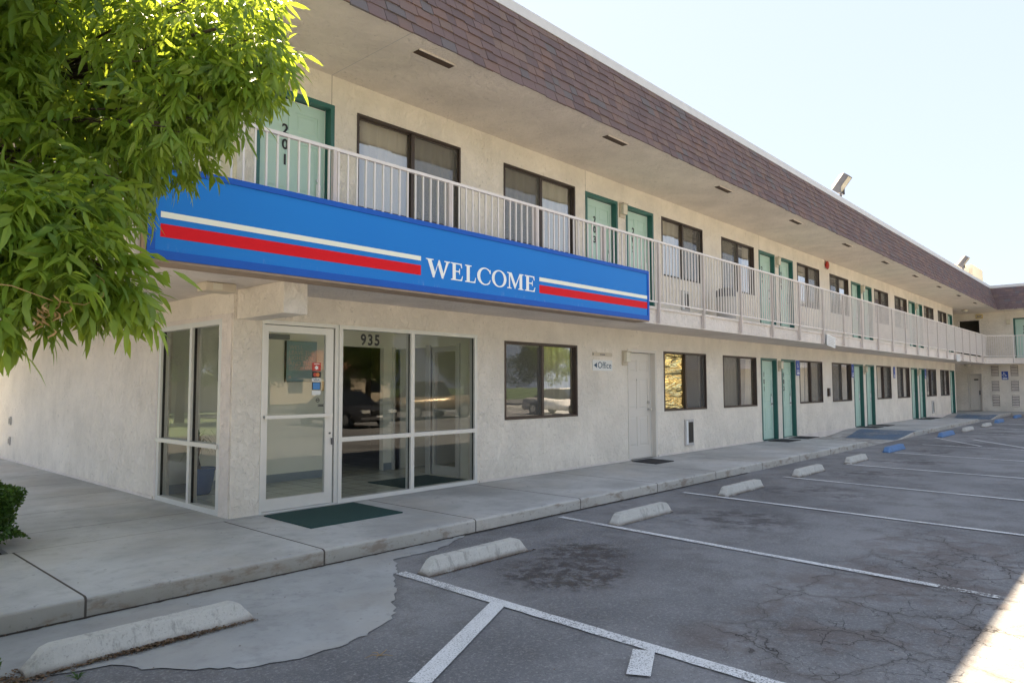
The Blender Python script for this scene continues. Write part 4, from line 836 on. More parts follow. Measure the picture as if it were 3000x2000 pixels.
for i in range(34):
    a = random.uniform(0,2*PI); L = random.uniform(.18,.32); z = random.uniform(.55,.82); dx, dy = math.cos(a), math.sin(a); w = .010; e = random.uniform(.0,.12)
    pts = [(4.12+dx*L*t, 1.92+dy*L*t, z+e*math.sin(t*2.2)*2 - .38*L*t*t*2) for t in (0,.3,.6,1)]
    for j in range(3):
        p, q = pts[j], pts[j+1]; w1, w2 = w*(1-j/3.2), w*(1-(j+1)/3.2)
        m.add([(p[0]-dy*w1,p[1]+dx*w1,p[2]),(p[0]+dy*w1,p[1]-dx*w1,p[2]),(q[0]+dy*w2,q[1]-dx*w2,q[2]),(q[0]-dy*w2,q[1]+dx*w2,q[2])],[(0,1,2,3)], random.random())
P(m, 'leaves', M['bush'], A, attr=True)
def mat_(name, pts, z, mat, lab, cat='door mat', group=None):
    m = MB(); m.prism([(p[0],p[1],z) for p in pts], (0,0,.012)); o = m.build(name, mat); cx = sum(p[0] for p in pts)/4; cy = sum(p[1] for p in pts)/4
    me = o.data
    for v in me.vertices: v.co -= Vector((cx,cy,z))
    o.location = (cx,cy,z+.001); tag(o, lab, cat, group)
mat_('door_mat', [(6.28,.26),(7.42,.26),(7.42,1.16),(6.28,1.16)], .012, M['mat'], 'dark green mat on the lobby tiles behind the big window')
mat_('door_mat', [(3.93,-1.12),(5.10,-1.12),(5.13,-.13),(3.95,-.13)], 0.0, M['mat'], 'large dark green mat on the walk at the glass entry door')
mat_('door_mat', [(11.28,-.70),(11.92,-.70),(12.0,-.13),(11.36,-.13)], 0.0, M['bmat'], 'black rubber mat in front of the white door')
for a, b, n in ldoors[:6]:
    zz = 0.0 if n != 103 else -.0
    mat_('door_mat', [(a+.12,-.62),(a+.95,-.62),(a+.95,-.10),(a+.12,-.10)], zz, M['bmat'], 'black mat in front of ground floor door %d' % n, group='mats at the room doors')

# ------------------------------------------------------------------ ground
def zs(x):
    def sm(t): t = max(0, min(1, t)); return t*t*(3-2*t)
    z = -.132*(sm((x-19.2)/.9) - sm((x-22.0)/2.5)) - .132*(sm((x-34.6)/.9) - sm((x-37.4)/2.6))
    return z
m = MB(); xs = list(np.arange(-9, 44.41, .09)); prof = []
r1 = random.Random(3)
for x in xs:
    z = zs(x); j = r1.uniform(-.005,.005); jz = -abs(r1.gauss(0,.003))
    prof.append([(x,-2.0+j*.4,-.35),(x,-2.0+j,z-.022),(x,-1.99+j,z-.006+jz),(x,-1.965,z),(x,-.5,z),(x,-.1,z),(x,.25,z)])
n = 7; vs = [p for q in prof for p in q]; fs = []
for i in range(len(prof)-1):
    for k in range(n-1):
        if k == 5 and xs[i+1] < 1.66: continue
        fs.append((i*n+k, (i+1)*n+k, (i+1)*n+k+1, i*n+k+1))
m.add(vs, fs); m.poly([(1.63,.25,0),(3.70,.25,0),(3.70,14,0),(1.63,14,0)]); m.poly([(1.63,-.1,-.2),(1.63,-.1,0),(1.63,14,0),(1.63,14,-.2)]); m.poly([(-9,-.1,0),(1.63,-.1,0),(1.63,-.1,-.2),(-9,-.1,-.2)])
m.poly([(41.5,.25,0),(45.6,.25,0),(45.6,6.1,0),(41.5,6.1,0)])
m.poly([(43.6,-22,0),(45.6,-22,0),(45.6,.25,0),(44.4,.25,0),(44.37,-2.0,0),(43.6,-2.0,0)]); m.poly([(43.6,-2.0,-.35),(43.6,-22,-.35),(43.6,-22,0),(43.6,-2.0,0)])
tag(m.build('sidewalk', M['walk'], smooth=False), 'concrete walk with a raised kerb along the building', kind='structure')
m = MB(); m.poly([(-9,-.1,-.05),(1.63,-.1,-.05),(1.63,14,-.05),(-9,14,-.05)]); tag(m.build('planting_bed', M['soil']), 'dark soil bed', kind='structure')
m = MB(); m.poly([(-45,-27,-.14),(60,-27,-.14),(60,-1.5,-.14),(-45,-1.5,-.14)]); m.poly([(-45,-1.5,-.14),(-9,-1.5,-.14),(-9,30,-.14),(-45,30,-.14)]); tag(m.build('parking_lot', M['asphalt']), 'grey cracked asphalt lot', kind='structure')
m = MB(); m.poly([(-400,-400,-.19),(400,-400,-.19),(400,400,-.19),(-400,400,-.19)]); tag(m.build('ground', M['grass']), 'ground around the motel', kind='structure')
# concrete apron patch with ragged edge
edge = [(-9,-3.05),(.6,-3.0),(1.10,-2.92),(1.43,-3.02),(1.73,-3.40),(1.92,-3.62),(2.14,-3.72),(2.5,-3.76),(2.82,-3.68),(2.99,-3.61),(3.18,-3.42),(3.50,-3.03),(3.65,-2.82),(3.95,-2.47),(4.06,-2.29),(4.54,-2.31),(4.85,-2.19),(5.25,-2.02)]
pts = []
for (a, b) in zip(edge[:-1], edge[1:]):
    L = math.hypot(b[0]-a[0], b[1]-a[1]); k = max(1, int(L/.05))
    for i in range(k):
        t = i/k; jj = .018 if a[0] > 1 else .004; pts.append((a[0]+(b[0]-a[0])*t + r1.gauss(0,jj)*.9, a[1]+(b[1]-a[1])*t + r1.gauss(0,jj)*.6, -.134))
pts += [(5.3,-1.9,-.134),(-9,-1.9,-.134)]
v, f = fillpoly([[(p[0],p[1]) for p in pts]]); m = MB(); m.add([(p[0],p[1],-.134) for p in v], f); tag(m.build('concrete_apron', M['apron']), 'pale concrete patch beside the kerb', kind='structure')
m = MB(); k_ = 300; lo = [(.2+12*i/k_, -2.03-abs(r1.gauss(0,.010)), -.1325) for i in range(k_+1)]; hi = [(p[0], -1.995, -.1325) for p in lo]; m.add(lo+hi, [(i,i+1,k_+1+i+1,k_+1+i) for i in range(k_)]); tag(m.build('kerb_dirt', M['soil']), 'line of dirt at the foot of the kerb', kind='structure')
# painted lines
def line(mb, a, b, w, z=-.1305):
    dx, dy = b[0]-a[0], b[1]-a[1]; L = math.hypot(dx,dy); nx, ny = -dy/L*w/2, dx/L*w/2
    k = max(1, int(L/.1)); A = []; C = []
    for i in range(k+1):
        t = i/k; A.append((a[0]+dx*t+nx*(1+r1.uniform(-.07,.07)), a[1]+dy*t+ny, z)); C.append((a[0]+dx*t-nx*(1+r1.uniform(-.07,.07)), a[1]+dy*t-ny, z))
    mb.add(A+C, [(i, i+1, k+1+i+1, k+1+i) for i in range(k)])
m = MB(); line(m, (3.80,-2.71), (3.70,-6.4), .105); line(m, (3.74,-3.90), (2.47,-4.53), .125, -.1275); line(m, (3.66,-5.16), (3.33,-5.33), .13, -.1275)
line(m, (6.66,-2.15), (6.34,-6.15), .085); line(m, (9.36,-2.3), (9.0,-6.9), .08); line(m, (12.06,-2.7), (11.5,-8.3), .08); line(m, (14.76,-2.9), (14.2,-8.3), .08); line(m, (17.98,-2.95), (17.3,-8.3), .09)
line(m, (23.75,-2.6), (21.2,-4.15), .07, -.1275); line(m, (23.6,-3.6), (20.6,-5.5), .09, -.1285); line(m, (26.85,-2.75), (26.2,-8), .10); line(m, (30.2,-3.0), (29.6,-8), .10); line(m, (33.9,-2.65), (33.4,-8), .10); line(m, (20.9,-2.9),(20.3,-8),.08)
line(m, (37.5,-2.7), (37,-8), .10)
mf = MB(); line(mf, (6.335,-6.16),(6.30,-6.55), .085); tag(mf.build('faded_line', M['faded']), 'nearly worn away end of a bay line', kind='structure')
tag(m.build('parking_lines', M['white']), 'worn white parking bay lines', kind='structure')
m = MB()
for poly in ([(19.2,-1.975),(20.1,-1.975),(20.1,-1.5),(19.3,-1.25)], [(22.0,-1.975),(24.5,-1.975),(24.6,-.35),(22.0,-.62)], [(37.4,-1.975),(40.0,-1.975),(40.2,-.3),(37.4,-.6)], [(34.6,-1.975),(35.4,-1.975),(35.4,-1.5),(34.7,-1.3)]):
    (ax,ay),(bx,by),(cx,cy),(dx_,dy_) = poly; k = 14
    lo = [(ax+(bx-ax)*i/k, ay+(by-ay)*i/k) for i in range(k+1)]; hi = [(dx_+(cx-dx_)*i/k, dy_+(cy-dy_)*i/k) for i in range(k+1)]
    m.add([(p[0],p[1],zs(p[0])+.004) for p in lo] + [(p[0],p[1],zs(p[0])+.004) for p in hi], [(i,i+1,k+1+i+1,k+1+i) for i in range(k)])
tag(m.build('ramp_paint', M['ramp']), 'blue paint on the kerb ramps', kind='structure')

# ------------------------------------------------------------------ wheel stops
def stop_mesh(L, W, H, seed, chip=.004, mat=None, name='wheel_stop'):
    bm = bmesh.new(); n = 30; ringn = 9; rr = random.Random(seed)
    prof = [(-W/2,0),(-W/2,H*.20),(-W*.29,H*.955),(-W*.26,H*.995),(0,H),(W*.26,H*.995),(W*.29,H*.955),(W/2,H*.20),(W/2,0)]
    rings = []
    for i in range(n+1):
        t = i/n; x = -L/2 + L*t; sx = 1.0; e = min(t, 1-t)*L
        k = min(1, e/.10); hs = .18 + .82*k; ws = .86 + .14*k
        rings.append([bm.verts.new((x + (.0 if 0 < i < n else 0), p[0]*ws + rr.gauss(0,chip*.35)*(p[1] > 0), p[1]*hs*(1+rr.gauss(0,.006)) + 0.0)) for p in prof])
    for i in range(n):
        for k in range(ringn-1): bm.faces.new((rings[i][k], rings[i+1][k], rings[i+1][k+1], rings[i][k+1]))
    bm.faces.new(rings[0][::-1]); bm.faces.new(rings[-1])
    m = MB(); m.bm(bm); return m
def stop(x0, x1, yc, lab, mat='stop', W=.17, H=.125, seed=1, rz=0, group='concrete wheel stops'):
    m = stop_mesh(x1-x0, W, H, seed, .004 if mat == 'stop' else .002); o = m.build('wheel_stop', M[mat]); o.location = ((x0+x1)/2, yc, -.136); o.rotation_euler = (0,0,rz); tag(o, lab, 'wheel stop', group)
    return o
stop(1.10,2.40,-2.83,'nearest concrete wheel stop, on the pale patch with leaf litter along its edge',W=.19,H=.13,seed=4)
stop(3.88,5.13,-2.90,'concrete wheel stop above the oil stain, second from the camera',seed=5)
stop(6.65,7.87,-2.90,'third concrete wheel stop, just past the second bay line',seed=6)
stop(9.38,10.70,-2.88,'concrete wheel stop level with the white door, fourth from the camera',seed=7)
stop(12.15,13.44,-2.87,'concrete wheel stop level with the gold window, fifth from the camera',seed=8)
stop(14.83,16.0,-2.89,'grey wheel stop just before the nearest blue one',seed=9)
stop(17.9,19.35,-2.80,'nearest blue painted wheel stop, with a white patch on its end','stopb',seed=10)
stop(24.15,25.95,-2.66,'second blue painted wheel stop beyond the painted kerb ramp','stopb',seed=11)
stop(27.35,28.8,-2.72,'worn grey wheel stop right after the second blue one',seed=12)
stop(30.7,32.1,-2.76,'worn grey wheel stop just before the third blue one',seed=13)
stop(34.4,36.0,-2.64,'third blue painted wheel stop near the far corner','stopb',seed=14)
stop(39.9,41.6,-2.60,'farthest blue wheel stop at the end of the long walk','stopb',seed=15)
# litter
m = MB(); rl_ = random.Random(21)
def crumb(x, y, z, s):
    a = rl_.uniform(0,PI); dx, dy = math.cos(a)*s, math.sin(a)*s; h = rl_.uniform(.2,.7)*s
    m.add([(x-dx,y-dy,z),(x+dy*.5,y-dx*.5,z+.001),(x+dx,y+dy,z+h*.4),(x-dy*.5,y+dx*.5,z+h)], [(0,1,2,3)], rl_.random())
for _ in range(520):
    t = rl_.random(); x = 1.12+1.28*t; d = abs(rl_.gauss(0,.018)); crumb(x, -2.925-d, -.131+rl_.uniform(0,.008), rl_.uniform(.004,.013))
for _ in range(700):
    x = rl_.gauss(1.78,.20); d = abs(rl_.gauss(0,.022)); crumb(x, -2.925-d, -.128+rl_.uniform(0,.018), rl_.uniform(.004,.014))
for _ in range(500): crumb(rl_.gauss(1.08,.10), -2.88+rl_.gauss(0,.07), -.130, rl_.uniform(.004,.015))
for _ in range(420):
    x = rl_.uniform(3.86,5.2); crumb(x, -2.99-abs(rl_.gauss(0,.012)), -.134, rl_.uniform(.003,.010))
for _ in range(420):
    x = rl_.uniform(.8,20); crumb(x, -2.012-abs(rl_.gauss(0,.012)), -.130, rl_.uniform(.003,.011))
for _ in range(260): crumb(rl_.uniform(.8,12), rl_.uniform(-6,-2.1), -.131, rl_.uniform(.003,.009))
for _ in range(60): crumb(rl_.uniform(1.2,9), rl_.uniform(-1.9,-.2), .002, rl_.uniform(.003,.009))
tag(m.build('leaf_litter', M['litter']), 'dry leaf crumbs', kind='stuff')

# ------------------------------------------------------------------ foliage
def leaf_mesh(base, direc, nrm, L, Wd, fold=.35, curl=.15):
    """vectorised lance shaped leaflets; arrays (n,3)"""
    n = len(base); direc = direc/np.linalg.norm(direc,axis=1,keepdims=True); side = np.cross(direc, nrm); side /= np.linalg.norm(side,axis=1,keepdims=True)+1e-9; nn = np.cross(side, direc)
    L = L[:,None]; Wd = Wd[:,None]; out = np.zeros((n,8,3))
    tt = (0,.32,.68,1.0); wv = (0,.5,.36,0)
    mid = [base + direc*L*t - nn*(curl*L*t*t) for t in tt]
    out[:,0] = mid[0]; out[:,1] = mid[1]; out[:,2] = mid[2]; out[:,3] = mid[3]
    for k, t in ((1,tt[1]),(2,tt[2])):
        out[:,3+k] = mid[k] + side*Wd*wv[k] + nn*Wd*wv[k]*fold; out[:,5+k] = mid[k] - side*Wd*wv[k] + nn*Wd*wv[k]*fold
    f = np.array([[0,1,4,-1],[1,2,5,4],[2,3,5,-1],[0,6,1,-1],[1,6,7,2],[2,7,3,-1]])
    return out.reshape(-1,3), f
def build_leaves(name, mat, out, rnd, parent, off):
    n = out.shape[0]//8; out = out - np.array(off)[None]
    tri = [(0,1,4),(2,3,5),(0,6,1),(2,7,3)]; quad = [(1,2,5,4),(1,6,7,2)]
    idx = (np.arange(n)*8)[:,None]
    T = np.concatenate([idx+np.array([t]) for t in tri]).reshape(-1); Q = np.concatenate([idx+np.array([q]) for q in quad]).reshape(-1)
    me = bpy.data.meshes.new(name); me.vertices.add(len(out)); me.vertices.foreach_set('co', out.astype(np.float32).ravel())
    loops = np.concatenate([T,Q]); me.loops.add(len(loops)); me.loops.foreach_set('vertex_index', loops.astype(np.int32))
    nt, nq = len(T)//3, len(Q)//4; me.polygons.add(nt+nq); ls = np.concatenate([np.arange(nt)*3, nt*3+np.arange(nq)*4]); lt = np.concatenate([np.full(nt,3), np.full(nq,4)])
    me.polygons.foreach_set('loop_start', ls.astype(np.int32)); me.polygons.foreach_set('loop_total', lt.astype(np.int32))
    at = me.attributes.new('rnd','FLOAT','FACE'); r = np.concatenate([np.tile(rnd,4), np.tile(rnd,2)]); at.data.foreach_set('value', r.astype(np.float32))
    me.polygons.foreach_set('use_smooth', np.ones(nt+nq, bool)); me.update(calc_edges=True); me.materials.append(mat)
    o = bpy.data.objects.new(name, me); COL.objects.link(o); o.parent = parent; return o
def unit(n): v = rng.normal(size=(n,3)); return v/np.linalg.norm(v,axis=1,keepdims=True)
def compound(nodes, dirs, scale):
    """ash-like compound leaves: 7 leaflets on a drooping stalk. returns leaflet arrays"""
    n = len(nodes); B_, D_, L_, W_, N_, Rn = [], [], [], [], [], []
    upv = np.array([[0,0,1.0]]); d0 = dirs + np.array([[0,0,-.55]]); d0 /= np.linalg.norm(d0,axis=1,keepdims=True)
    side = np.cross(d0, upv); side /= np.linalg.norm(side,axis=1,keepdims=True)+1e-9
    tilt = rng.normal(0,.5,(n,1)); nr = np.cross(side, d0); side = side*np.cos(tilt)+nr*np.sin(tilt); nr = np.cross(side, d0)
    rl = .15*scale; base_r = rng.random(n)
    for t, sg in ((.42,1),(.42,-1),(.62,1),(.62,-1),(.82,1),(.82,-1),(1.0,0)):
        p = nodes + d0*(rl*t)[:,None] - nr*(rl*.25*t*t)[:,None]
        dr = d0*(.55 if sg else 1.0) + side*(sg*.85) + np.array([[0,0,-.62]]) + rng.normal(0,.20,(n,3))
        B_.append(p); D_.append(dr); N_.append(nr + rng.normal(0,.25,(n,3))); L_.append(scale*rng.uniform(.060,.120,n)*(1.15 if sg == 0 else 1)*(.85+.2*(t > .5))); W_.append(scale*rng.uniform(.021,.030,n)); Rn.append(np.clip(base_r*.7+rng.random(n)*.35,0,1))
    # thin stalk as a very narrow leaflet
    B_.append(nodes); D_.append(d0 - nr*.12); N_.append(nr); L_.append(rl*1.0); W_.append(np.full(n,.005)); Rn.append(np.full(n,.9))
    return [np.concatenate(q) for q in (B_,D_,N_,L_,W_,Rn)]
TR = (0.25, .45, -.05)
tree = empty('ash_tree', TR, 'leafy green ash tree hanging over the corner of the motel', 'tree')
# crown masses: centre, radius
CR = [(1.41,-4.32,3.10,.25),(1.50,-4.45,2.93,.14),(1.38,-4.32,2.76,.15),(1.30,-4.12,2.96,.28),(1.20,-4.30,2.60,.10),(1.64,-3.96,3.38,.18),
  (0,-3.2,4.3,.6),(.5,-4.2,4.05,.42),(.2,-3.9,4.4,.6),(-.4,-4.4,4.0,.6),(.85,-3.6,4.25,.36),(.9,-3.0,4.5,.55),(.4,-3.3,4.6,.7),(-.3,-3.6,4.6,.8),(.2,-2.6,4.9,.7),(.62,-4.36,1.78,.10),(.78,-4.43,1.80,.07),(.96,-4.33,1.88,.07),(1.03,-4.39,1.84,.04),(.80,-4.28,2.08,.16),(1.03,-4.38,1.80,.03),  # high ones here: added out of view to shade the upper-left leaves
  (1.72,-3.62,3.55,.31),(1.84,-3.71,3.28,.23),(1.52,-3.67,3.02,.25),(1.40,-3.76,2.70,.22),(1.15,-3.44,3.19,.48),(1.03,-2.54,3.62,.60),(1.09,-3.85,2.52,.25),(.78,-3.45,2.66,.42),(1.0,-4.15,2.30,.10),(.84,-4.22,2.08,.14),(.60,-4.25,2.05,.18),(.82,-4.37,1.95,.09),(.55,-4.26,1.92,.09),(.92,-4.39,1.92,.06),(.92,-4.34,1.88,.05),
  (.6,-2.2,4.3,.7),(.6,-1.6,3.9,.85),(.2,-2.9,3.3,.80),(.0,-3.7,2.5,.70),(-.5,-2.2,3.6,.95),(.45,-3.7,4.1,.55),(.1,-3.9,3.7,.75),(-.9,-3.3,2.9,.8),(.5,-1.2,5.0,.85),(0,-.6,5.3,1.1),(-1.2,-.8,4.6,1.0),(.2,-2.4,5.0,.9),(-.6,.9,5.5,1.2),(.0,.9,5.2,.75),(-1.6,-2,4.2,.9),(-.3,.0,6.3,1.1)]
nodes, dirs, scl = [], [], []
for i, (x,y,z,r) in enumerate(CR):
    dense = i < 39
    n = int((2250 if dense else 520)*r*r*(1.0 if r > .2 else 1.5)) + (14 if dense else 8)
    u = unit(n); rad = r*rng.uniform(.25,1.0,n)**.45
    p = np.array([[x,y,z]]) + u*rad[:,None]*np.array([[1,1,.95]])
    d = u + rng.normal(0,.55,(n,3)); nodes.append(p); dirs.append(d); scl.append(rng.uniform(.70,1.12,n)*(1.0 if dense else 1.5)*(.82 if (x > 1.15 and dense) else 1.0))
nodes = np.concatenate(nodes); dirs = np.concatenate(dirs); scl = np.concatenate(scl)
b, d, nn, L, Wd, rn = compound(nodes, dirs, scl)
out, _ = leaf_mesh(b, d, nn, L, Wd, .3, .18)
build_leaves('crown', M['leaf'], out, rn, tree, TR)
m = MB(); m.tube([(.25,.45,-.1),(.27,.40,.6),(.22,.30,1.5),(.20,.15,2.4),(.15,-.1,3.2)],[.19,.15,.135,.12,.11],12); m.v = [(p[0]-TR[0],p[1]-TR[1],p[2]-TR[2]) for p in m.v]; m.build('trunk', M['bark'], tree, smooth=True)
m = MB(); rb = random.Random(5)
for i, (x,y,z,r) in enumerate(CR):
    st_ = Vector((.2,.1,2.2+rb.uniform(0,.9))) if z < 4 else Vector((.15,-.1,3.1)); en = Vector((x,y,z-.1*r)); k = 7; pts = []
    for t in range(k+1):
        f = t/k; p = st_.lerp(en, f) + Vector((rb.gauss(0,.04),rb.gauss(0,.04),.35*math.sin(PI*f)*(.6 if z < 4 else .2))); pts.append(p)
    m.tube(pts, [.045*(1-f/k)**1.2+.007 for f in range(k+1)], 6)
    for _ in range(4 if i < 15 else 2):
        e2 = en + Vector((rb.gauss(0,1),rb.gauss(0,1),rb.gauss(0,.7))).normalized()*r*.85; s2 = pts[5]
        m.tube([s2, s2.lerp(e2,.5)+Vector((0,0,.04)), e2], [.010,.006,.003], 5)
m.v = [(p[0]-TR[0],p[1]-TR[1],p[2]-TR[2]) for p in m.v]; m.build('branches', M['bark'], tree, smooth=True)
# dried seed cluster
m = MB(); c0 = Vector((.74,-4.53,1.74))
for i in range(15):
    a = rb.uniform(0,2*PI); p = c0 + Vector((rb.gauss(0,.03), rb.gauss(0,.02), rb.gauss(0,.04)-.03)); pts = [p + Vector((.010*math.cos(a+t*1.3)*(1+t*.15), .008*math.sin(a+t*1.3), -.010*t)) for t in range(5)]
    m.tube(pts, [.001,.0035,.005,.003,.0005], 5, rb.random())
m.tube([c0+Vector((-.35,.1,.06)), c0+Vector((-.12,0,.04)), c0, c0+Vector((.10,-.02,-.01)), c0+Vector((.17,0,.03)), c0+Vector((.17,0,.09)), c0+Vector((.14,0,.11))], [.003,.002,.002,.0015,.0012,.001,.001], 5, .6)
m.v = [(p[0]-TR[0],p[1]-TR[1],p[2]-TR[2]) for p in m.v]; m.build('dry_seed_cluster', M['dry'], tree, attr=True, smooth=True)

def small_leaves(n, fn, L0, W0, seed=0):
    p, u = fn(n); d = u + rng.normal(0,.6,(n,3)); nn = rng.normal(size=(n,3))
    out, _ = leaf_mesh(p, d, nn, rng.uniform(.7,1.3,n)*L0, rng.uniform(.7,1.3,n)*W0, .25, .1); return out, rng.random(n)
def bush(cx, cy, zb, rx, ry, h, n, lab, seed):
    A = empty('boxwood_bush', (cx,cy,zb), lab, 'bush')
    def fn(n):
        u = unit(n); u[:,2] = np.abs(u[:,2])*1.0 - .35*(rng.random(n) < .35); nz = .9 + .12*np.sin(u[:,0]*7+seed)*np.sin(u[:,1]*6+u[:,2]*5)
        rad = rng.uniform(.80,1.0,n)*nz; s = np.sign(u)*np.abs(u)**.7
        p = np.stack([cx+s[:,0]*rx*rad, cy+s[:,1]*ry*rad, zb+h*.42+s[:,2]*h*.56*rad],1); return p, u
    out, rn = small_leaves(n, fn, .030, .021); build_leaves('foliage', M['bush'], out, rn, A, (cx,cy,zb))
    m = MB()
    for i in range(9):
        a = i*2*PI/9; m.tube([(0,0,-.02),(.3*rx*math.cos(a),.3*ry*math.sin(a),h*.3),(.7*rx*math.cos(a),.7*ry*math.sin(a),h*.65)],[.015,.010,.004],5)
    m.build('stems', M['bark'], A)
    m = MB(); bm = bmesh.new(); bmesh.ops.create_icosphere(bm, subdivisions=2, radius=1); 
    return A
bush(1.12,.50,-.04,.74,.64,.72,36000,'rounded boxwood bush in the soil bed at the left edge of the walk',1)
bush(.62,-3.18,-.14,.30,.33,.34,6000,'low boxwood bush at the bottom left corner by the nearest wheel stop',2)
# weed
A = empty('weed', (1.28,-3.14,-.13), 'small green weed sprouting from the asphalt at the bottom edge', 'weed'); m = MB()
for i in range(16):
    a = rb.uniform(0,2*PI); L = rb.uniform(.03,.07); m.add([(0,0,0),(L*.5*math.cos(a)-.006*math.sin(a),L*.5*math.sin(a)+.006*math.cos(a),L*.5),(L*math.cos(a),L*math.sin(a),L*.55),(L*.5*math.cos(a)+.006*math.sin(a),L*.5*math.sin(a)-.006*math.cos(a),L*.5)],[(0,1,2,3)],rb.random())
m.build('blades', M['bush'], A, attr=True)
m = MB()
for a0, L in ((.3,.10),(1.4,.07),(2.6,.09),(3.5,.05),(5.2,.08)):
    m.tube([(0,0,.004),(L*.5*math.cos(a0),L*.5*math.sin(a0),.012),(L*math.cos(a0+.2),L*math.sin(a0+.2),.004)],[.0022,.0018,.0008],5)
o = m.build('dry_twig', M['dry']); o.location = (2.57,-4.06,-.135); tag(o, 'pale dried twig lying on the asphalt near the bottom edge', 'twig')

# ------------------------------------------------------------------ across the lot (seen in the windows)
m = MB(); m.box(-30,80,-27.3,-27.0,-.19,.0); tag(m.build('lot_kerb', M['apron']), 'kerb at the far side of the lot', kind='structure')
m = MB(); m.poly([(-60,-44,-.12),(110,-44,-.12),(110,-32,-.12),(-60,-32,-.12)]); tag(m.build('street', M['street']), 'street beyond the lot', kind='structure')
def street_tree(x, y, h, r, seed, base=None, lab=''):
    if base is None:
        A = empty('street_tree', (x,y,-.19), lab, 'tree', 'trees across the lot')
        cs = [(rng.uniform(-.55,.55)*r, rng.uniform(-.55,.55)*r, h*.62+rng.uniform(-.28,.3)*h, rng.uniform(.38,.6)*r) for _ in range(16)]
        P_, U_ = [], []
        for c in cs:
            n = 1500; u = unit(n); rad = c[3]*rng.uniform(.4,1,n)**.5; P_.append(np.array([c[:3]])+u*rad[:,None]); U_.append(u)
        p = np.concatenate(P_); u = np.concatenate(U_); n = len(p); out, _ = leaf_mesh(p, u+rng.normal(0,.6,(n,3)), rng.normal(size=(n,3)), rng.uniform(.10,.2,n), rng.uniform(.05,.09,n)); build_leaves('crown', M['wtree'], out, rng.random(n), A, (0,0,0))
        m = MB(); m.tube([(0,0,0),(.05,0,h*.2),(0,.1,h*.4),(.1,0,h*.6)],[.22,.17,.14,.08],10)
        for c in cs: m.tube([(0,.1,h*.32),(c[0]*.5,c[1]*.5,h*.45),c[:3]],[.09,.05,.02],6)
        m.build('trunk', M['bark'], A, smooth=True); return A
    A = copy_tree(base); A.location = (x,y,-.19); A.rotation_euler = (0,0,seed*1.7); s = h/7.5; A.scale = (s,s,s); A['label'] = lab; return A
t0 = street_tree(12,-29,7.5,2.9,1,None,'broad street tree across the lot reflected in the lobby window')
for i, (x,y,h,l) in enumerate(((19.5,-28.6,8.2,'tall street tree across the lot right of the first'),(27,-29.5,7.2,'street tree across the lot behind the tan pickup'),(35,-28.8,8.0,'street tree across the lot left of the clay roofed house'),(44,-29.5,7.6,'farthest street tree across the lot'),(4.5,-29.6,7.0,'street tree across the lot behind the camera'),(-4,-29,7.8,'street tree across the lot nearest the left corner'))): street_tree(x,y,h,0,i+1,t0,l)
H_ = empty('house', (34,-52,-.1), 'low tan house with a clay roof across the street', 'house')
m = MB(); m.box(-9,9,-4,4,0,3.0); m.build('wall', M['tan'], H_); m = MB(); m.prism([(-9.6,-4.6,3.0),(-9.6,4.6,3.0),(-9.6,0,5.0)],(19.2,0,0)); m.build('roof', M['clay'], H_)
for x in (-6,-2,3,6.5): m = MB(); m.box(x,x+1.4,4.001,4.06,1.0,2.2); m.build('window', M['cglass'], H_)
for i, (x,y,h,l) in enumerate(((-6,25,7.5,'street tree left of the motel nearest the side window'),(-12,29,8.2,'street tree left of the motel by the driveway'),(-9,35,7.8,'street tree left of the motel farthest back'))): street_tree(x,y,h,0,i+9,t0,l)
BW = empty('block_wall', (-20,38,-.19), 'long tan block wall behind the trees left of the motel', 'wall'); m = MB(); m.box(-25,25,-.1,.1,0,2.2); m.build('blocks', M['tan'], BW); m = MB(); m.box(-25,25,-.14,.14,2.201,2.28); m.build('coping', M['apron'], BW)
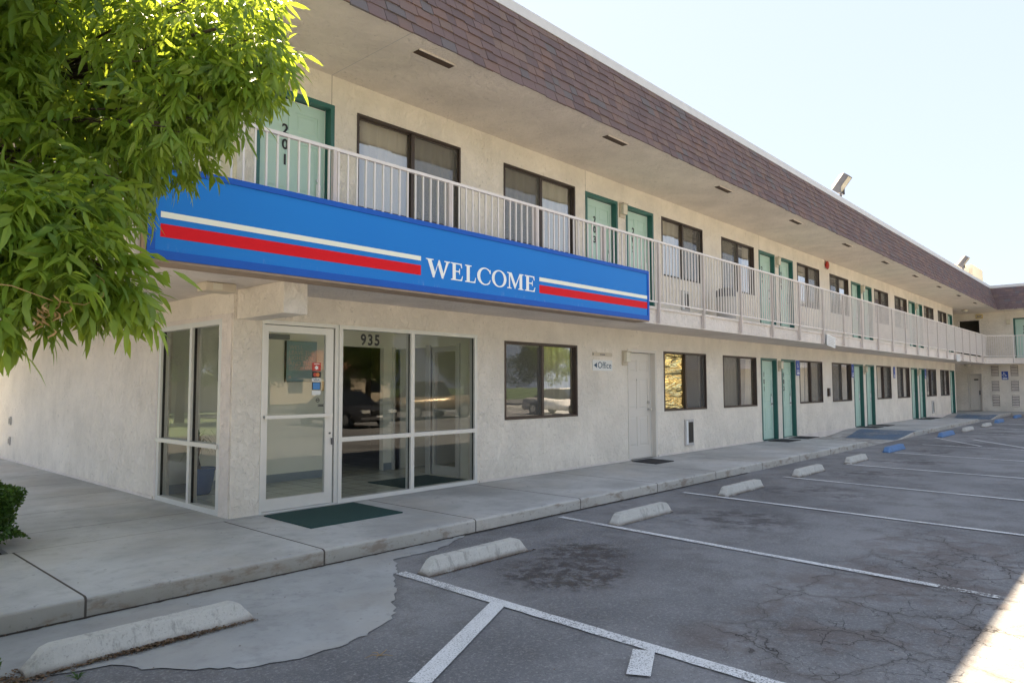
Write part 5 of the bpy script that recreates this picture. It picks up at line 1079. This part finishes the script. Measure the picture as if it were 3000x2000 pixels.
def car(x, y, rz, body, lab, kind='sedan'):
    A = empty('parked_car' if kind == 'sedan' else 'pickup_truck', (x,y,-.14), lab, 'car' if kind == 'sedan' else 'pickup', None, rz)
    L = 4.6 if kind == 'sedan' else 5.2
    if kind == 'sedan': low = [(-2.3,.35),(-2.28,.62),(-2.1,.74),(-1.2,.86),(1.5,.90),(2.15,.88),(2.28,.70),(2.3,.38),(2.2,.26),(-2.2,.24)]; cab = [(-1.25,.84),(-.45,1.38),(.75,1.42),(1.55,.88)]
    else: low = [(-2.6,.5),(-2.58,.85),(-2.4,1.0),(-1.3,1.08),(.9,1.08),(.95,1.12),(2.55,1.12),(2.6,.9),(2.6,.5),(2.4,.42),(-2.4,.42)]; cab = [(-1.35,1.06),(-.75,1.72),(.55,1.76),(.85,1.10)]
    def loft(prof, w0, w1, z0, z1):
        bm = bmesh.new(); R_ = []
        for s_ in (-1,1):
            R_.append([bm.verts.new((p[0], s_*(w0+(w1-w0)*max(0,min(1,(p[1]-z0)/(z1-z0)))), p[1])) for p in prof])
        n = len(prof); bm.faces.new(R_[0]); bm.faces.new(R_[1][::-1])
        for i in range(n): bm.faces.new((R_[0][i], R_[0][(i+1) % n], R_[1][(i+1) % n], R_[1][i]))
        bmesh.ops.recalc_face_normals(bm, faces=bm.faces[:]); bmesh.ops.bevel(bm, geom=bm.edges[:], offset=.05, segments=2, affect='EDGES', clamp_overlap=True); m = MB(); m.bm(bm); return m
    loft(low, .88, .84, .3, .9).build('body', body, A, smooth=True); loft(cab, .80, .60, cab[0][1], cab[1][1]).build('cabin_glass', M['cglass'], A)
    m = MB(); m.box(cab[1][0]+.1, cab[2][0]-.05, -.60,.60, cab[2][1]-.01, cab[2][1]+.03,0,.012); m.build('roof', body, A)
    for wx in (-1.45 if kind == 'sedan' else -1.75, 1.4 if kind == 'sedan' else 1.65):
        for s_ in (-1,1):
            m = MB(); r = .32 if kind == 'sedan' else .38; m.cyl((wx, s_*.72, r), r, (0,s_*.20,0), 24); w = m.build('wheel', M['tyre'], A); m = MB(); m.cyl((wx, s_*.921, r), r*.6, (0,s_*.01,0), 20); m.build('rim', M['steel'], w)
    fz = .62 if kind == 'sedan' else .82; fx = low[0][0]
    for s_ in (-1,1): m = MB(); m.box(fx-.02, fx+.10, s_*.62-.18, s_*.62+.18, fz-.06, fz+.07, 0, .02); m.build('headlight', M['hl'], A)
    m = MB(); m.box(fx-.025, fx+.05, -.36,.36, fz-.09, fz+.04); m.build('grille', M['black'], A); m = MB(); m.box(fx-.035, fx-.01, -.15,.15, fz-.26, fz-.15); m.build('licence_plate', M['signw'], A)
    m = MB(); m.box(fx-.05, fx+.1, -.85,.85, fz-.32, fz-.20,0,.03); m.build('bumper', M['grey'], A)
car(16.2,-16.3,-PI/2,M['car'],'dark grey sedan parked across the lot, reflected in the lobby window'); car(22.5,-18.5,-.1,M['cargold'],'tan pickup truck parked across the lot, reflected in the lobby window','pickup')
car(30.5,-16.5,-PI/2,M['lgrey'],'pale sedan parked across the lot farther from the office')

# strip helper props
for o in bpy.data.objects:
    if '_w' in o: del o['_w']
